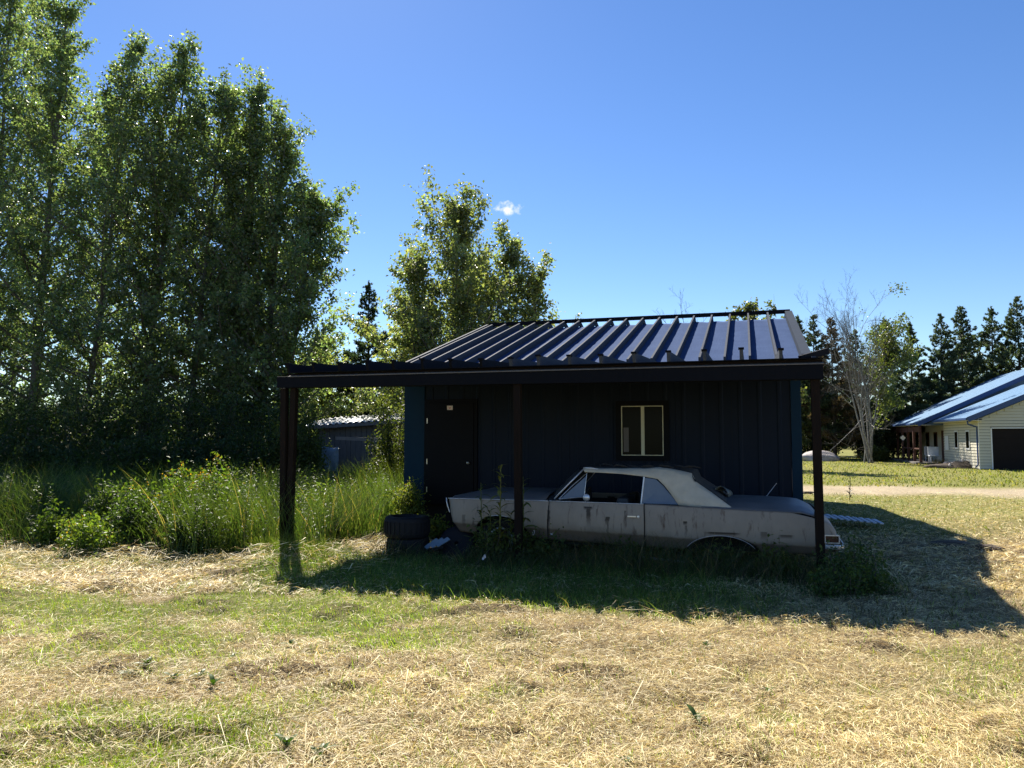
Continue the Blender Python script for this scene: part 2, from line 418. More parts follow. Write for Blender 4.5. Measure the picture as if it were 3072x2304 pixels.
# roof sheets
rt0, rt1 = 3.055, 4.565
slope = (rt1-rt0)/(ridge_d-13.3)
def rtop(d): return rt0+slope*(d-13.3) if d < ridge_d else rt1-slope*(d-ridge_d)
dep = .135
UA, UB = -6.30, .93
def sheet(d0, d1, name):
    mb = q(); n = 24; rows = []
    for j in range(n+1):
        d = d0+(d1-d0)*j/n; h = rtop(d)-dep
        rows.append([(UA+(UB-UA)*i/60, d, h+.012*math.sin(i*1.9+j*.3)*random.random()) for i in range(61)])
    mb.grid(rows); return mb.build(name, M['membrane'], shed, smooth=True, solid=.012)
sheet(13.22, 18.22, 'roof_membrane'); sheet(23.7, 18.8, 'roof_membrane')
tops = [1479,1519,1561,1606,1648,1694,1739,1786,1834,1881,1930,1980,2032,2083,2136,2190,2244,2302]
us = [pix(x, 975-(x-1479)*45/891, 18.5)[0] for x in tops]
for i, u in enumerate(us):
    for sgn in (0, 1):
        wv = random.uniform(-.006, .006); hz = random.uniform(-.008, .008)
        d0, d1 = (13.24+random.uniform(-.03, .03), 18.47) if sgn == 0 else (23.6, 18.53)
        a = (u+wv, d0, rtop(d0)-dep/2+.004+hz); b = (u, d1, rtop(d1)-dep/2+.004)
        q().beam(a, b, .036, dep-.004).build('rafter', M['rafter'], shed)
q().box((-6.30, 18.475, rt1-.055), (.95, 18.525, rt1+.035)).build('ridge_board', M['black_wood'], shed)
for d0, d1 in ((13.2, 18.47), (23.65, 18.53)):
    q().beam((UB-.02, d0, rtop(d0)-.075), (UB-.02, d1, rtop(d1)-.075), .15, .17).build('barge_board', M['barge'], shed)
    q().beam((UA-.03, d0, rtop(d0)-.07), (UA-.03, d1, rtop(d1)-.07), .05, .15).build('barge_board', M['rafter'], shed)
q().box((UA, 13.17, rtop(13.2)-dep-.13), (UB, 13.20, rtop(13.2)-dep-.01)).build('fascia', M['black_wood'], shed)
# door
def ph(px, py, d=WD): return pix(px, py, d)
du0, du1 = -5.86, -4.93; dz0, dz1 = base_h+.01, 2.34
q().box((du0, WD-.075, dz0), (du1, WD-.03, dz1)).build('door', M['door'], shed, bevel=.004)
dr = [o for o in shed.children if o.name.startswith('door')][0]
fr = q()
fr.box((du0-.07, WD-.06, dz0), (du0-.004, WD-.024, dz1+.07)); fr.box((du1+.004, WD-.06, dz0), (du1+.07, WD-.024, dz1+.07)); fr.box((du0-.003, WD-.06, dz1+.004), (du1+.003, WD-.024, dz1+.07))
fr.build('door_frame', M['door'], shed)
q().lathe([(.0, -.055), (.028, -.05), (.03, -.03), (.012, -.018), (.012, .002), (.03, .003)], (-5.02, WD-.077, 1.21), 'y', 16).build('door_handle', M['brass'], dr, smooth=True)
for hz in (1.95, 1.18, .65): q().box((du0-.012, WD-.084, hz), (du0+.004, WD-.076, hz+.1)).build('hinge', M['brass'], dr)
q().box((-5.46, WD-.0795, 2.205), (-5.345, WD-.0765, 2.285)).build('sticker', M['sticker'], dr)
q().add([(-5.43, WD-.081, 2.262), (-5.40, WD-.081, 2.245), (-5.375, WD-.081, 2.262), (-5.402, WD-.081, 2.222)], [(0,1,3),(1,2,3)]).build('sticker_mark', M['red'], dr)
# window
wu0, wu1, wz0, wz1 = -2.156, -1.425, 1.37, 2.24
tr_ = q()
for a, b in (((wu0-.10, wz0-.09), (wu0-.002, wz1+.09)), ((wu1+.002, wz0-.09), (wu1+.10, wz1+.09)), ((wu0-.001, wz0-.09), (wu1+.001, wz0-.002)), ((wu0-.001, wz1+.002), (wu1+.001, wz1+.09))):
    tr_.box((a[0], WD-.045, a[1]), (b[0], WD-.024, b[1]))
tr_.build('window_trim', M['door'], shed)
wf_ = q(); t_ = .013
wf_.box((wu0, WD-.06, wz0), (wu0+t_, WD-.026, wz1)); wf_.box((wu1-t_, WD-.06, wz0), (wu1, WD-.026, wz1))
wf_.box((wu0+t_, WD-.06, wz0), (wu1-t_, WD-.026, wz0+t_)); wf_.box((wu0+t_, WD-.06, wz1-t_), (wu1-t_, WD-.026, wz1)); wf_.box((-1.81, WD-.058, wz0+t_), (-1.752, WD-.027, wz1-t_))
wfo = wf_.build('window', M['white_trim'], shed)
q().box((wu0+t_, WD-.040, wz0+t_), (-1.81, WD-.030, wz1-t_)).build('pane', M['glass'], wfo)
q().box((-1.752, WD-.046, wz0+t_), (wu1-t_, WD-.036, wz1-t_)).build('pane', M['glass'], wfo)
q().box((-2.12, WD-.044, 1.43), (-2.03, WD-.0405, 1.86)).build('window_sign', M['grey_board'], wfo)

# ---------------------------------------------------------------- lean-to in front of the shed
lean = empty('lean_to', W(-6.6, 9.98, 0), -TH, 'black timber lean-to frame with posts and beam standing in front of the shed', 'carport')
lo_ = (-6.6, 9.98, 0)
def l(): return MB(lo_)
BT = 2.59
l().hexa([(-6.70,9.88,BT-.165),(.865,9.88,BT-.20),(.865,9.925,BT-.20),(-6.70,9.925,BT-.165),(-6.70,9.88,BT),(.865,9.88,BT-.01),(.865,9.925,BT-.01),(-6.70,9.925,BT)]).build('beam', M['black_wood'], lean, bevel=.004)
l().hexa([(-6.66,10.03,BT-.165),(.84,10.03,BT-.20),(.84,10.075,BT-.20),(-6.66,10.075,BT-.165),(-6.66,10.03,BT),(.84,10.03,BT-.01),(.84,10.075,BT-.01),(-6.66,10.075,BT)]).build('beam', M['black_wood'], lean, bevel=.004)
l().box((-6.55, 9.935, BT+.009), (.86, 10.06, BT+.042)).build('top_plate', M['post_wood'], lean)
l().hexa([(-6.50,9.862,BT-.012),(.875,9.862,BT-.022),(.875,9.93,BT-.004),(-6.50,9.93,BT+.006),(-6.50,9.862,BT+.0),(.875,9.862,BT-.010),(.875,9.93,BT+.008),(-6.50,9.93,BT+.018)]).build('lit_edge_strip', M['grey_board'], lean)  # added pale strip standing in for the sky-lit top edge of the beam
def post(u, uu, d, w_, zt):
    l().beam((uu, d, -.25), (u, d, zt), w_, w_, (0, 1, 0)).build('post', M['post_wood'], lean, bevel=.004)
post(-6.63, -6.59, 9.977, .09, BT-.17); post(-6.475, -6.52, 10.00, .09, BT-.17)
post(-2.99, -2.97, 9.977, .095, BT-.18); post(.775, .79, 9.977, .10, BT-.20)
# roof sheet laid at the underside of the rafters and the rafters above it
def lt(d): return 2.645 + (2.83-2.645)*(d-9.9)/(13.6-9.9)
rows = [[(-6.5+(.88+6.5)*i/40, d, lt(d)) for i in range(41)] for d in np.linspace(9.86, 13.60, 12)]
l().grid(rows).build('roof_sheet', M['black_wood'], lean, solid=.012)
rus = [pix(x, 1070, 9.9)[0] for x in (1536,1618,1713,1806,1905,2007,2114,2224,2342)]
st_ = (rus[-1]-rus[0])/8
k = 1
while rus[0]-st_*k > -6.5: rus.append(rus[0]-st_*k); k += 1
for i, u in enumerate(rus):
    tw = random.uniform(-.03, .03); hh = random.uniform(.105, .135)
    a0 = 9.80+random.uniform(-.03, .03)
    mb = l(); w2 = .02
    z0 = lt(a0)+.008; z1 = lt(13.5)+.008
    mb.hexa([(u-w2,a0+.04,z0),(u+w2,a0+.04,z0),(u+w2+tw,13.5,z1),(u-w2+tw,13.5,z1),(u-w2,a0,z0+hh),(u+w2,a0,z0+hh),(u+w2+tw,13.5,z1+.10),(u-w2+tw,13.5,z1+.10)])
    mb.build('rafter', M['black_wood'] if u < -3.2 else M['rafter'], lean)  # left rafters take the darker wood: their shaded sides put into the colour
    l().box((u-.034, a0-.012, z0+hh-.012), (u+.034, a0+.06, z0+hh+.012)).build('rafter_cap', M['black_wood'], lean)
l().beam((.62, 10.1, 2.66), (.98, 10.5, 2.79), .04, .08).build('loose_board', M['black_wood'], lean)
l().beam((.78, 10.1, 2.63), (.90, 13.5, 2.86), .05, .12).build('rafter', M['rafter'], lean)

# ---------------------------------------------------------------- car
CD = 10.34
car = empty('car', W(-1.6, 11.3, 0), -TH, 'derelict grey two door convertible with torn cream soft top sunk in weeds', 'car')
co = (-1.6, 11.3, 0)
def c(): return MB(co)
CW = 1.90
paint = mat('dusty grey beige car paint', (.345,.290,.225), .55, noise=((.235,.200,.160), 5, .35), bump=(30, .12, .004), spec=.4, scale_z=(1,1,.6))
def rust_paint(m):
    nt = m.node_tree; N = nt.nodes; L = nt.links; b = N['Principled BSDF']
    src = b.inputs['Base Color'].links[0].from_socket
    tc = N.new('ShaderNodeTexCoord'); mp = N.new('ShaderNodeMapping'); mp.inputs['Scale'].default_value = (9, 9, 1.6)
    L.new(tc.outputs['Object'], mp.inputs[0])
    nz = N.new('ShaderNodeTexNoise'); nz.inputs['Scale'].default_value = 1.6; nz.inputs['Detail'].default_value = 8; nz.inputs['Roughness'].default_value = .7
    L.new(mp.outputs[0], nz.inputs['Vector'])
    r = N.new('ShaderNodeValToRGB'); r.color_ramp.elements[0].position = .56; r.color_ramp.elements[1].position = .72
    L.new(nz.outputs['Fac'], r.inputs[0])
    mx = N.new('ShaderNodeMix'); mx.data_type = 'RGBA'; L.new(r.outputs[0], mx.inputs[0]); L.new(src, mx.inputs[6]); mx.inputs[7].default_value = (.085,.045,.028, 1)
    cur = mx.outputs[2]
    sx = N.new('ShaderNodeSeparateXYZ'); L.new(tc.outputs['Object'], sx.inputs[0])
    def mth(op, a, b_=None, c_=None):
        n = N.new('ShaderNodeMath'); n.operation = op
        for i, v in enumerate((a, b_, c_)):
            if v is None: continue
            if isinstance(v, (int, float)): n.inputs[i].default_value = v
            else: L.new(v, n.inputs[i])
        return n.outputs[0]
    nw = N.new('ShaderNodeTexNoise'); nw.inputs['Scale'].default_value = 14; L.new(tc.outputs['Object'], nw.inputs['Vector'])
    wob = mth('MULTIPLY_ADD', nw.outputs['Fac'], .05, -.025)
    ux = mth('ADD', sx.outputs[0], wob)
    tot = None
    for u0, h0, wd_, ln_, st in ((-2.10,.74,.035,.26,.95),(-2.11,.755,.07,.05,1),(-1.84,.63,.03,.12,.95),(-1.84,.62,.016,.26,.7),(-1.60,.72,.012,.25,.7),(-1.66,.55,.010,.2,.5),(-.82,.60,.03,.06,1),(-.81,.55,.02,.16,.6),(-2.66,.70,.022,.35,.8),(-3.9,.60,.03,.2,.5),(.15,.50,.05,.12,.6),(.42,.47,.10,.05,.8),(-.35,.475,.24,.045,1)):
        a = mth('ABSOLUTE', mth('SUBTRACT', ux, u0-co[0])); a = mth('SUBTRACT', 1, mth('DIVIDE', a, wd_)); a = mth('MULTIPLY', a, 2.5); a.node.use_clamp = True
        t = mth('DIVIDE', mth('SUBTRACT', h0, sx.outputs[2]), ln_)
        up = mth('MULTIPLY', t, 20); up.node.use_clamp = True
        dn = mth('SUBTRACT', 1, t); dn = mth('MULTIPLY', dn, 1.6); dn.node.use_clamp = True
        v = mth('MULTIPLY', mth('MULTIPLY', a, up), mth('MULTIPLY', dn, st))
        tot = v if tot is None else mth('MAXIMUM', tot, v)
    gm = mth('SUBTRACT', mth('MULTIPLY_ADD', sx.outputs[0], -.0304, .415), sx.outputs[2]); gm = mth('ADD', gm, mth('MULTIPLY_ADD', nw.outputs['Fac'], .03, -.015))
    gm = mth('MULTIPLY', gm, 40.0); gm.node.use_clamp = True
    mg = N.new('ShaderNodeMix'); mg.data_type = 'RGBA'; mg.blend_type = 'MULTIPLY'; L.new(gm, mg.inputs[0]); L.new(cur, mg.inputs[6]); mg.inputs[7].default_value = (.55,.50,.46, 1); cur = mg.outputs[2]  # paint below the crease darkened: shade put into the colour along with grime
    mx2 = N.new('ShaderNodeMix'); mx2.data_type = 'RGBA'; L.new(tot, mx2.inputs[0]); L.new(cur, mx2.inputs[6]); mx2.inputs[7].default_value = (.035,.024,.016, 1)
    L.new(mx2.outputs[2], b.inputs['Base Color'])
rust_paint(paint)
paint2 = mat('dusty blue grey bonnet paint', (.17,.165,.165), .5, noise=((.11,.105,.105), 4, .35), bump=(30, .12, .004), spec=.5)
def ip(xs, ys): return lambda v: float(np.interp(v, xs, ys))
hb = ip([-4.2,-2.66,-1.34,-.21,.61,.80,.90,1.06],[.815,.812,.803,.762,.745,.70,.655,.60])
hl = ip([-4.2,-2.94,-1.97,-1.35,-.81,.74,1.05],[.47,.453,.437,.411,.36,.341,.34])
hs = ip([-4.2,-3.9,-3.0,-1.73,-.81,.1,.74,1.1],[.36,.33,.30,.25,.225,.22,.24,.30])
uf = ip([.30,.348,.499,.70,.813,.9],[-3.95,-3.98,-4.09,-4.144,-4.175,-4.18])
ur = ip([.25,.318,.398,.50,.587,.64,.745],[1.03,1.045,1.03,1.01,.97,.90,.80])
def bottom(u):
    h = hs(u)
    t = (u+3.385)/.47
    if abs(t) < 1: h = max(h, .20+.395*math.sqrt(1-t*t))
    t = (u+.375)/.46
    if abs(t) < 1: h = max(h, .17+.255*math.sqrt(1-t*t))
    return h
def inset(u, h):
    b_, c_ = hb(u), hl(u)
    e = .10*max(0, (-3.85-u)/.32)**2 + .10*max(0, (u-.72)/.3)**2
    if h > c_:
        t = (h-c_)/max(b_-c_, .01); return e+.012+.03*t**2.5+.012*math.sin(math.pi*t)*-1
    t = (c_-h)/.2; return e+.018+.085*min(t, 1.5)
def side(u0, u1, y0=CD, sgn=1, nr=12):
    """near (sgn=1) or far body side between the end curves u0(h), u1(h)"""
    um0, um1 = u0(.6), u1(.6); n = max(6, int((um1-um0)/.035)); rows = []
    fr_ = [0, .04, .12, .25, .4, .55, .68, .78, .86, .9, .95, 1]
    for j in range(n+1):
        t = j/n; ug = um0+(um1-um0)*t; bt = bottom(ug); tp = hb(ug); row = []
        hs_ = [tp+(bt-tp)*f for f in fr_]
        cr = hl(ug)
        if bt < cr-.03:
            i = int(np.argmin([abs(h-cr) for h in hs_])); hs_[i] = cr+.004
            if i+1 < len(hs_)-1: hs_[i+1] = cr-.012
        for h in hs_:
            a = u0(h); b_ = u1(h); u = a+(b_-a)*t
            ins = inset(u, h); row.append((u, y0+ins if sgn == 1 else y0+CW-ins, h))
        rows.append(row)
    return c().grid(rows if sgn == -1 else rows[::-1])
k_ = lambda v: (lambda h: v)
seam1 = ip([.3,.812],[-2.685,-2.655]); seam2 = ip([.2,.55,.81],[-1.355,-1.345,-1.355])
for sg in (1, -1):
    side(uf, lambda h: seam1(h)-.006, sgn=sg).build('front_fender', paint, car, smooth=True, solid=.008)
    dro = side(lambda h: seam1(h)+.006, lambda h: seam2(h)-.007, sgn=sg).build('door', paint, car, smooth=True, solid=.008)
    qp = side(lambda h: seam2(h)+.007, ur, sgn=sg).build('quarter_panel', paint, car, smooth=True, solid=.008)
    if sg == 1:
        hd = c(); hd.box((-1.57, CD-.022, .634), (-1.455, CD-.008, .650)); hd.lathe([(0,-.03),(.017,-.028),(.018,-.012),(.01,0),(.01,.015)], (-1.425, CD+.0, .640), 'y', 14)
        hd.build('door_handle', M['chrome'], dro, smooth=False)
        mi = c(); mi.tube([(-2.16,CD+.10,.815),(-2.155,CD+.07,.86)], .008, 8); mi.lathe([(0,-.01),(.045,-.008),(.05,.008),(.035,.03),(0,.04)], (-2.14, CD+.06, .872), 'y', 16)
        mi.build('side_mirror', M['chrome'], dro, smooth=True)
# inner shell, floor, wheel wells
inn = c()
inn.box((-2.95, CD+.14, .28), (-.85, CD+.17, .74)); inn.box((-2.95, CD+CW-.17, .28), (-.85, CD+CW-.14, .74))
inn.box((-3.8, CD+.5, .22), (.85, CD+CW-.5, .60)); inn.box((-2.9, CD+.17, .22), (-.86, CD+CW-.17, .27))
inn.box((-3.90, CD+.46, .30), (-2.96, CD+.50, .78)); inn.box((-.84, CD+.46, .18), (.75, CD+.50, .72))
inn.build('underbody', M['cabin'], car)
# upper surfaces
def across(u, hbv, crown, e=0, n=16):
    r = []
    for j in range(n+1):
        y = .045+e+(CW-.09-2*e)*j/n; t = abs(2*j/n-1)
        h = hbv + crown*(1-t**3.2) + (.02*(1 if .16 < (1-t) else 0))
        r.append((u, CD+y, h))
    return r
rows = [across(u, hb(u)-.004, cr, e) for u, cr, e in ((-4.17,.0,.10),(-4.10,.015,.05),(-4.0,.03,.02),(-3.88,.062,0),(-3.7,.072,0),(-3.4,.078,0),(-3.1,.082,0),(-2.85,.085,0),(-2.72,.078,0))]
c().grid(rows).build('bonnet', paint2, car, smooth=True, solid=.008)
rows = [across(u, hb(u)-.006, cr) for u, cr in ((-2.70,.06),(-2.62,.05),(-2.5,.02))]
c().grid(rows).build('cowl', M['tarp'], car, smooth=True, solid=.008)
for k in range(2):
    yy = CD+.5+.7*k
    c().tube([(-2.68, yy, .90), (-2.60, yy+.05, .93), (-2.55, yy+.35, .98)], .007, 6).build('wiper', M['cabin'], car)
rows = [across(u, hb(u)-.004, cr, e) for u, cr, e in ((-.62,.03,0),(-.35,.075,0),(-.1,.085,0),(.2,.085,0),(.45,.08,0),(.62,.07,0),(.72,.05,.01),(.80,.02,.03))]
c().grid(rows).build('boot_lid', paint2, car, smooth=True, solid=.008)
# tail and nose
rows = []
for h in (.74,.70,.655,.60,.5,.40,.32,.27):
    r = []
    for j in range(13):
        t = abs(2*j/12-1); r.append((ur(h)+.03*(1-t*t)-(.05 if t > .99 else 0), CD+.06+(CW-.12)*j/12, h))
    rows.append(r)
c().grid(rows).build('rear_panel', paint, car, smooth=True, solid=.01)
rows = []
for h in (.82,.78,.70,.6,.5,.40,.33):
    rows.append([(uf(h)+.12+(.02 if .2 < j/12 < .8 else 0), CD+.10+(CW-.2)*j/12, h) for j in range(13)])
c().grid(rows[::-1]).build('grille', M['cabin'], car, solid=.01)
for k in range(5): c().box((-4.075+.012*k, CD+.3, .70-.05*k), (-4.06+.012*k, CD+CW-.3, .712-.05*k)).build('grille_bar', M['chrome'], car)
c().tube([(-4.185, CD+.055, .82), (-4.172, CD+.03, .77), (-4.150, CD+.02, .70), (-4.12, CD+.02, .62)], .008, 6).build('fender_trim', M['chrome'], car)
tl = c(); tl.box((1.0, CD+.03, .395), (1.035, CD+.36, .475)); tlo = tl.build('tail_light', M['lamp_red'], car)
tf = c()
for a, b in (((.86,.475),(1.042,.487)),((.86,.385),(1.042,.395)),((.865,.395),(.878,.475)),((1.03,.395),(1.042,.475))): tf.box((a[0], CD-.005, a[1]), (b[0], CD+.012, b[1]))
tf.build('light_frame', M['chrome'], tlo)
c().box((.88, CD+.0145, .397), (1.03, CD+.03, .474)).build('lens', M['lamp_red'], tlo)
bm = c(); bm.grid([[(u, CD+y, h) for u, y in ((.86,.0),(.95,-.02),(1.05,-.01),(1.09,.06),(1.10,.3),(1.11,.95),(1.10,1.6),(1.07,1.9))] for h in (.315,.33,.355,.37)])
bm.build('rear_bumper', M['chrome'], car, smooth=True, solid=.01)
# arch trims and body side strip
for uc, w_, hz, b0, a0, a1 in ((-.375,.46,.255,.17,24,158),):
    pts = []
    for k in range(25):
        a = math.radians(a0+(a1-a0)*k/24); u = uc+w_*math.cos(a); pts.append((u, CD+inset(u, .4)-.006, b0+hz*math.sin(a)+.003))
    c().tube(pts, .0035, 6).build('arch_trim', M['chrome'], car, smooth=True)
c().tube([(-3.50+.05*k, CD+inset(-3.4, .6)-.004, .20+.395*math.sqrt(max(0, 1-((-3.50+.05*k+3.385)/.47)**2))+.003) for k in range(6)], .005, 6).build('arch_trim', M['chrome'], car, smooth=True)
for a, b in ((-4.15,-2.67),(-2.65,-1.36),(-1.33,.60)):
    n = 10; c().tube([(a+(b-a)*k/n, CD+.038, hb(a+(b-a)*k/n)+.003) for k in range(n+1)], .005, 6).build('belt_trim', M['chrome'] if a < -2 else paint2, car, smooth=True)
# loose chrome strip hanging under the sill
c().beam((-1.47, CD-.05, .125), (-.82, CD-.02, .075), .012, .028).build('sill_strip', M['chrome'], car)
# wheels
def wheel(u, h, y, flat=False):
    wh = c(); wh.lathe([(.19,-.09),(.25,-.105),(.305,-.095),(.325,-.06),(.33,0),(.325,.06),(.30,.09),(.19,.09)], (u, CD+y, h), 'y', 36)
    ty = wh.build('tyre', M['tyre'], None, smooth=True)
    return ty
for y in (.20, CW-.20):
    wr = c().lathe([(0,-.03),(.05,-.045),(.06,-.03),(.12,-.01),(.155,-.03),(.165,-.07),(.178,-.085),(.19,-.08),(.19,.05),(0,.05)], (-3.385, CD+y, .235), 'y', 32).build('wheel', mat('rusty wheel steel', (.10,.07,.055), .6, metal=.3, noise=((.05,.03,.02), 12, .3)), car, smooth=True)
    ty = wheel(-3.385, .235, y); ty.parent = wr
    c().lathe([(.160,-.082),(.168,-.098),(.182,-.098),(.190,-.085),(.182,-.078),(.160,-.082)], (-3.385, CD+y, .235), 'y', 32).build('rim', M['chrome'], wr, smooth=True)
for y in (.30, CW-.30):
    wr = c().lathe([(0,-.04),(.06,-.05),(.13,-.04),(.14,.04),(0,.04)], (-.375, CD+y, .15), 'y', 24).build('brake_drum', M['cabin'], car, smooth=True)
# windscreen and glass
TI = .22
wsb = (-2.62, .83); wst = (-2.235, 1.245)
rows = []
for k in range(7):
    t = k/6; r = []
    for j in range(13):
        s_ = abs(2*j/12-1); y = .20+.10*t + (CW-.40-.20*t)*j/12
        r.append((wsb[0]+(wst[0]-wsb[0])*t-.16*(1-s_**2), CD+y, wsb[1]+(wst[1]-wsb[1])*t+.07*(1-s_**2)*(1-t)*.6))
    rows.append(r)
c().grid(rows).build('windscreen', mat('dusty windscreen', (.03,.035,.045), .35, noise=((.07,.07,.07), 5, .3)), car, smooth=True, solid=.006)
for y0, y1 in ((.185, .285), (CW-.185, CW-.285)):
    c().tube([(wsb[0], CD+y0, wsb[1]), (-2.42, CD+(y0+y1)/2, 1.045), (wst[0]+.01, CD+y1, wst[1])], .012, 6).build('pillar', M['chrome'], car, smooth=True)
def P_(px, py, i=TI): u, h = pix(px, py, CD+i); return (u, CD+i, h)
vg = c().add([P_(1682,1496,.20), P_(1750,1492,.20), P_(1759,1428,.26)], [(0,1,2)]).build('vent_glass', M['carglass'], car, solid=.005)
c().tube([P_(1677,1497,.19), P_(1715,1459,.22), P_(1761,1419,.26), P_(1752,1491,.20), P_(1677,1497,.19)], .007, 6).build('frame', M['chrome'], vg)
qg = c().add([P_(1934,1433,.24), P_(1968,1438,.25), P_(1992,1460,.24), P_(2036,1514,.18), P_(1926,1510,.18)], [(0,1,2,3,4)]).build('quarter_glass', M['carglass'], car, solid=.005)
c().tube([P_(1932,1430,.235), P_(1923,1512,.175)], .010, 6).build('frame', M['chrome'], qg)
# soft top
low = [(-2.20,1.205,.27),(-1.95,1.20,.27),(-1.678,1.188,.265),(-1.384,1.158,.26),(-1.196,1.128,.25),(-1.10,1.038,.23),(-1.00,.91,.20),(-.914,.79,.17),(-.70,.778,.15),(-.45,.765,.13),(-.21,.745,.12)]
upp = [(-2.235,1.262,.32),(-1.95,1.258,.36),(-1.678,1.262,.38),(-1.384,1.268,.38),(-1.176,1.280,.37),(-1.02,1.262,.36),(-.88,1.235,.35),(-.745,1.205,.35),(-.70,1.098,.32),(-.471,.945,.24),(-.20,.755,.125)]
def top_side(s):
    rows = []
    for (a, ah, ai), (b, bh, bi) in zip(low, upp):
        r = []
        for k in range(6):
            t = k/5; bulge = -.022*math.sin(math.pi*t); i = ai+(bi-ai)*t+bulge
            r.append((a+(b-a)*t, CD+i if s == 1 else CD+CW-i, ah+(bh-ah)*t))
        rows.append(r)
    return rows
c().grid(top_side(1)).build('soft_top', M['softtop'], car, smooth=True, solid=.012)
c().grid(top_side(-1)).build('soft_top', M['softtop'], car, smooth=True, solid=.012)
rows = []
rnd = random.Random(3)
for (b, bh, bi) in upp:
    r = []
    for j in range(17):
        t = j/16; s_ = abs(2*t-1); wv = (rnd.random()-.5)*.025*(1-s_)
        r.append((b, CD+bi+.004+(CW-2*bi-.008)*t, bh-.002+.022*(1-s_**4)+wv))
    rows.append(r)
c().grid(rows).build('torn_roof_cover', M['tarp'], car, smooth=True, solid=.01)
for j in range(7):
    a = CD+.36+rnd.random()*.25; u0 = -2.1+j*.2+rnd.random()*.08
    c().tube([(u0,a,1.27),(u0+.06,a+.05,1.285+rnd.random()*.03),(u0+.16,a-.02,1.28+rnd.random()*.02),(u0+.25,a+.02,1.268)], [.004,.02,.016,.004], 6).build('torn_strip', M['tarp'], car, smooth=True)
c().tube([(-2.23,CD+.33,1.262),(-2.12,CD+.30,1.262),(-2.02,CD+.31,1.25)], [.012,.016,.006], 6).build('frame_joint', M['chrome'], car, smooth=True)
c().tube([(-.745,CD+.35,1.205),(-.738,CD+.33,1.16),(-.70,CD+.30,1.10)], .007, 6).build('top_bow', M['tarp'], car)
# curled rear window
rows = []
for k in range(9):
    t = k/8; a = math.pi*t; rows.append([(-.40+.02*s_-.11*math.cos(a)*(1-.3*s_/4), CD+.75+.12*s_, .85+.02*s_*0+.155*math.sin(a)*(1-.12*s_)+.02*t) for s_ in range(5)])
c().grid(rows).build('rear_window', M['plastic_clear'], car, smooth=True, solid=.006)
c().tube([(.20, CD+1.25, .83), (.36, CD+1.28, 1.04)], .004, 6).build('antenna', M['chrome'], car)
# cabin
se = c()
for y in (.32, 1.05):
    se.box((-1.78, CD+y, .35), (-1.60, CD+y+.55, .86)); se.box((-2.15, CD+y, .35), (-1.78, CD+y+.55, .50))
se.build('front_seat', M['vinyl'], car, bevel=.05)
c().box((-1.05, CD+.28, .35), (-.9, CD+CW-.28, .80)).build('rear_seat', M['vinyl'], car, bevel=.05)
c().box((-2.52, CD+.2, .62), (-2.38, CD+CW-.2, .86)).build('dashboard', M['cabin'], car, bevel=.03)
ring = [(-2.24+.05*math.sin(a), CD+.55+.19*math.cos(a), .80+.18*math.sin(a)) for a in np.linspace(0, 2*math.pi, 25)]
c().tube(ring, .012, 6, False).build('steering_wheel', M['cabin'], car, smooth=True)
# ---------------------------------------------------------------- tyres and scrap in front of the car
def tyre(name, u, d, z, r, w_, label, tilt=0):
    root = W(u, d, z); mb = MB()
    mb.lathe([(r*.62,.02),(r*.70,.0),(r*.93,.008),(r*.985,.03),(r,w_*.3),(r,w_*.7),(r*.985,w_-.03),(r*.93,w_-.008),(r*.70,w_),(r*.62,w_-.02),(r*.60,w_*.5),(r*.62,.02)], (0,0,0), 'z', 40)
    o = mb.build(name, M['tyre'], None, smooth=True); o.location = root; o.rotation_euler = (tilt, tilt*.6, .4)
    for k in range(28):
        a = 2*math.pi*k/28; t = MB()
        t.box((r-.004, -.022, w_*.22), (r+.008, .022, w_*.78)); b = t.build('tread_block', M['tyre'], o); b.rotation_euler = (0, 0, a)
    return tag(o, label, 'tyre', 'old tyres stacked by the car')
g0 = float(terrain(*W(-4.72, 10.2)[:2]))
tyre('tyre', -4.73, 10.28, g0-.02, .305, .30, 'bare black tyre at the bottom of the two tyre stack')
tyre('tyre', -4.74, 10.26, g0+.275, .325, .30, 'wide black tyre lying on top of the two tyre stack', .015)
sc = empty('scrap_lamp', W(-4.3, 10.15, .0), -TH, 'pale blue ribbed scrap panel leaning on the grass between tyres and car', 'scrap')
for k in range(3):
    m_ = MB((-4.3,10.15,0)); m_.beam((-4.40+.085*k, 10.15, .13+.02*k), (-4.27+.085*k, 10.28, .24+.01*k), .07, .012, (0,-.6,.8)); m_.build('slat', M['bluetarp'], sc)
m_ = MB((-4.3,10.15,0)); m_.beam((-4.44, 10.2, .09), (-4.14, 10.18, .15), .03, .03); m_.build('frame', M['cabin'], sc)
m_ = MB((0,0,0)); m_.lathe([(.03,-.05),(.18,-.06),(.26,-.05),(.28,0),(.26,.05),(.18,.06),(.03,.05)], (0,0,0), 'y', 28)
o = m_.build('spare_wheel', M['tyre'], None, smooth=True); o.location = W(-4.03, 10.42, .16); o.rotation_euler = (-.5, .3, -TH); tag(o, 'small black wheel leaning against the front end of the car', 'wheel')
for i, (px, py, d, lb) in enumerate(((1452,1672,9.3,'crumpled white paper scrap lying in the shade below the front wheel'),(1601,1598,10.2,'torn white scrap hanging low at the front door edge of the car'),(1655,1602,10.2,'thin white twisted scrap under the car door'))):
    u, h = pix(px, py, d); mb = MB(); r_ = random.Random(i)
    rows = [[((a-2)*.010*(1-.25*abs(b-2))+r_.uniform(-.007,.007)+.006*(b-2), r_.uniform(-.02,.02), (b-2)*(.016 if i < 2 else .006)+r_.uniform(-.007,.007)) for a in range(5)] for b in range(5)]
    o = mb.grid(rows).build('paper_scrap', M['paper'], None, solid=.002); o.location = W(u, d, h); tag(o, lb, 'litter')

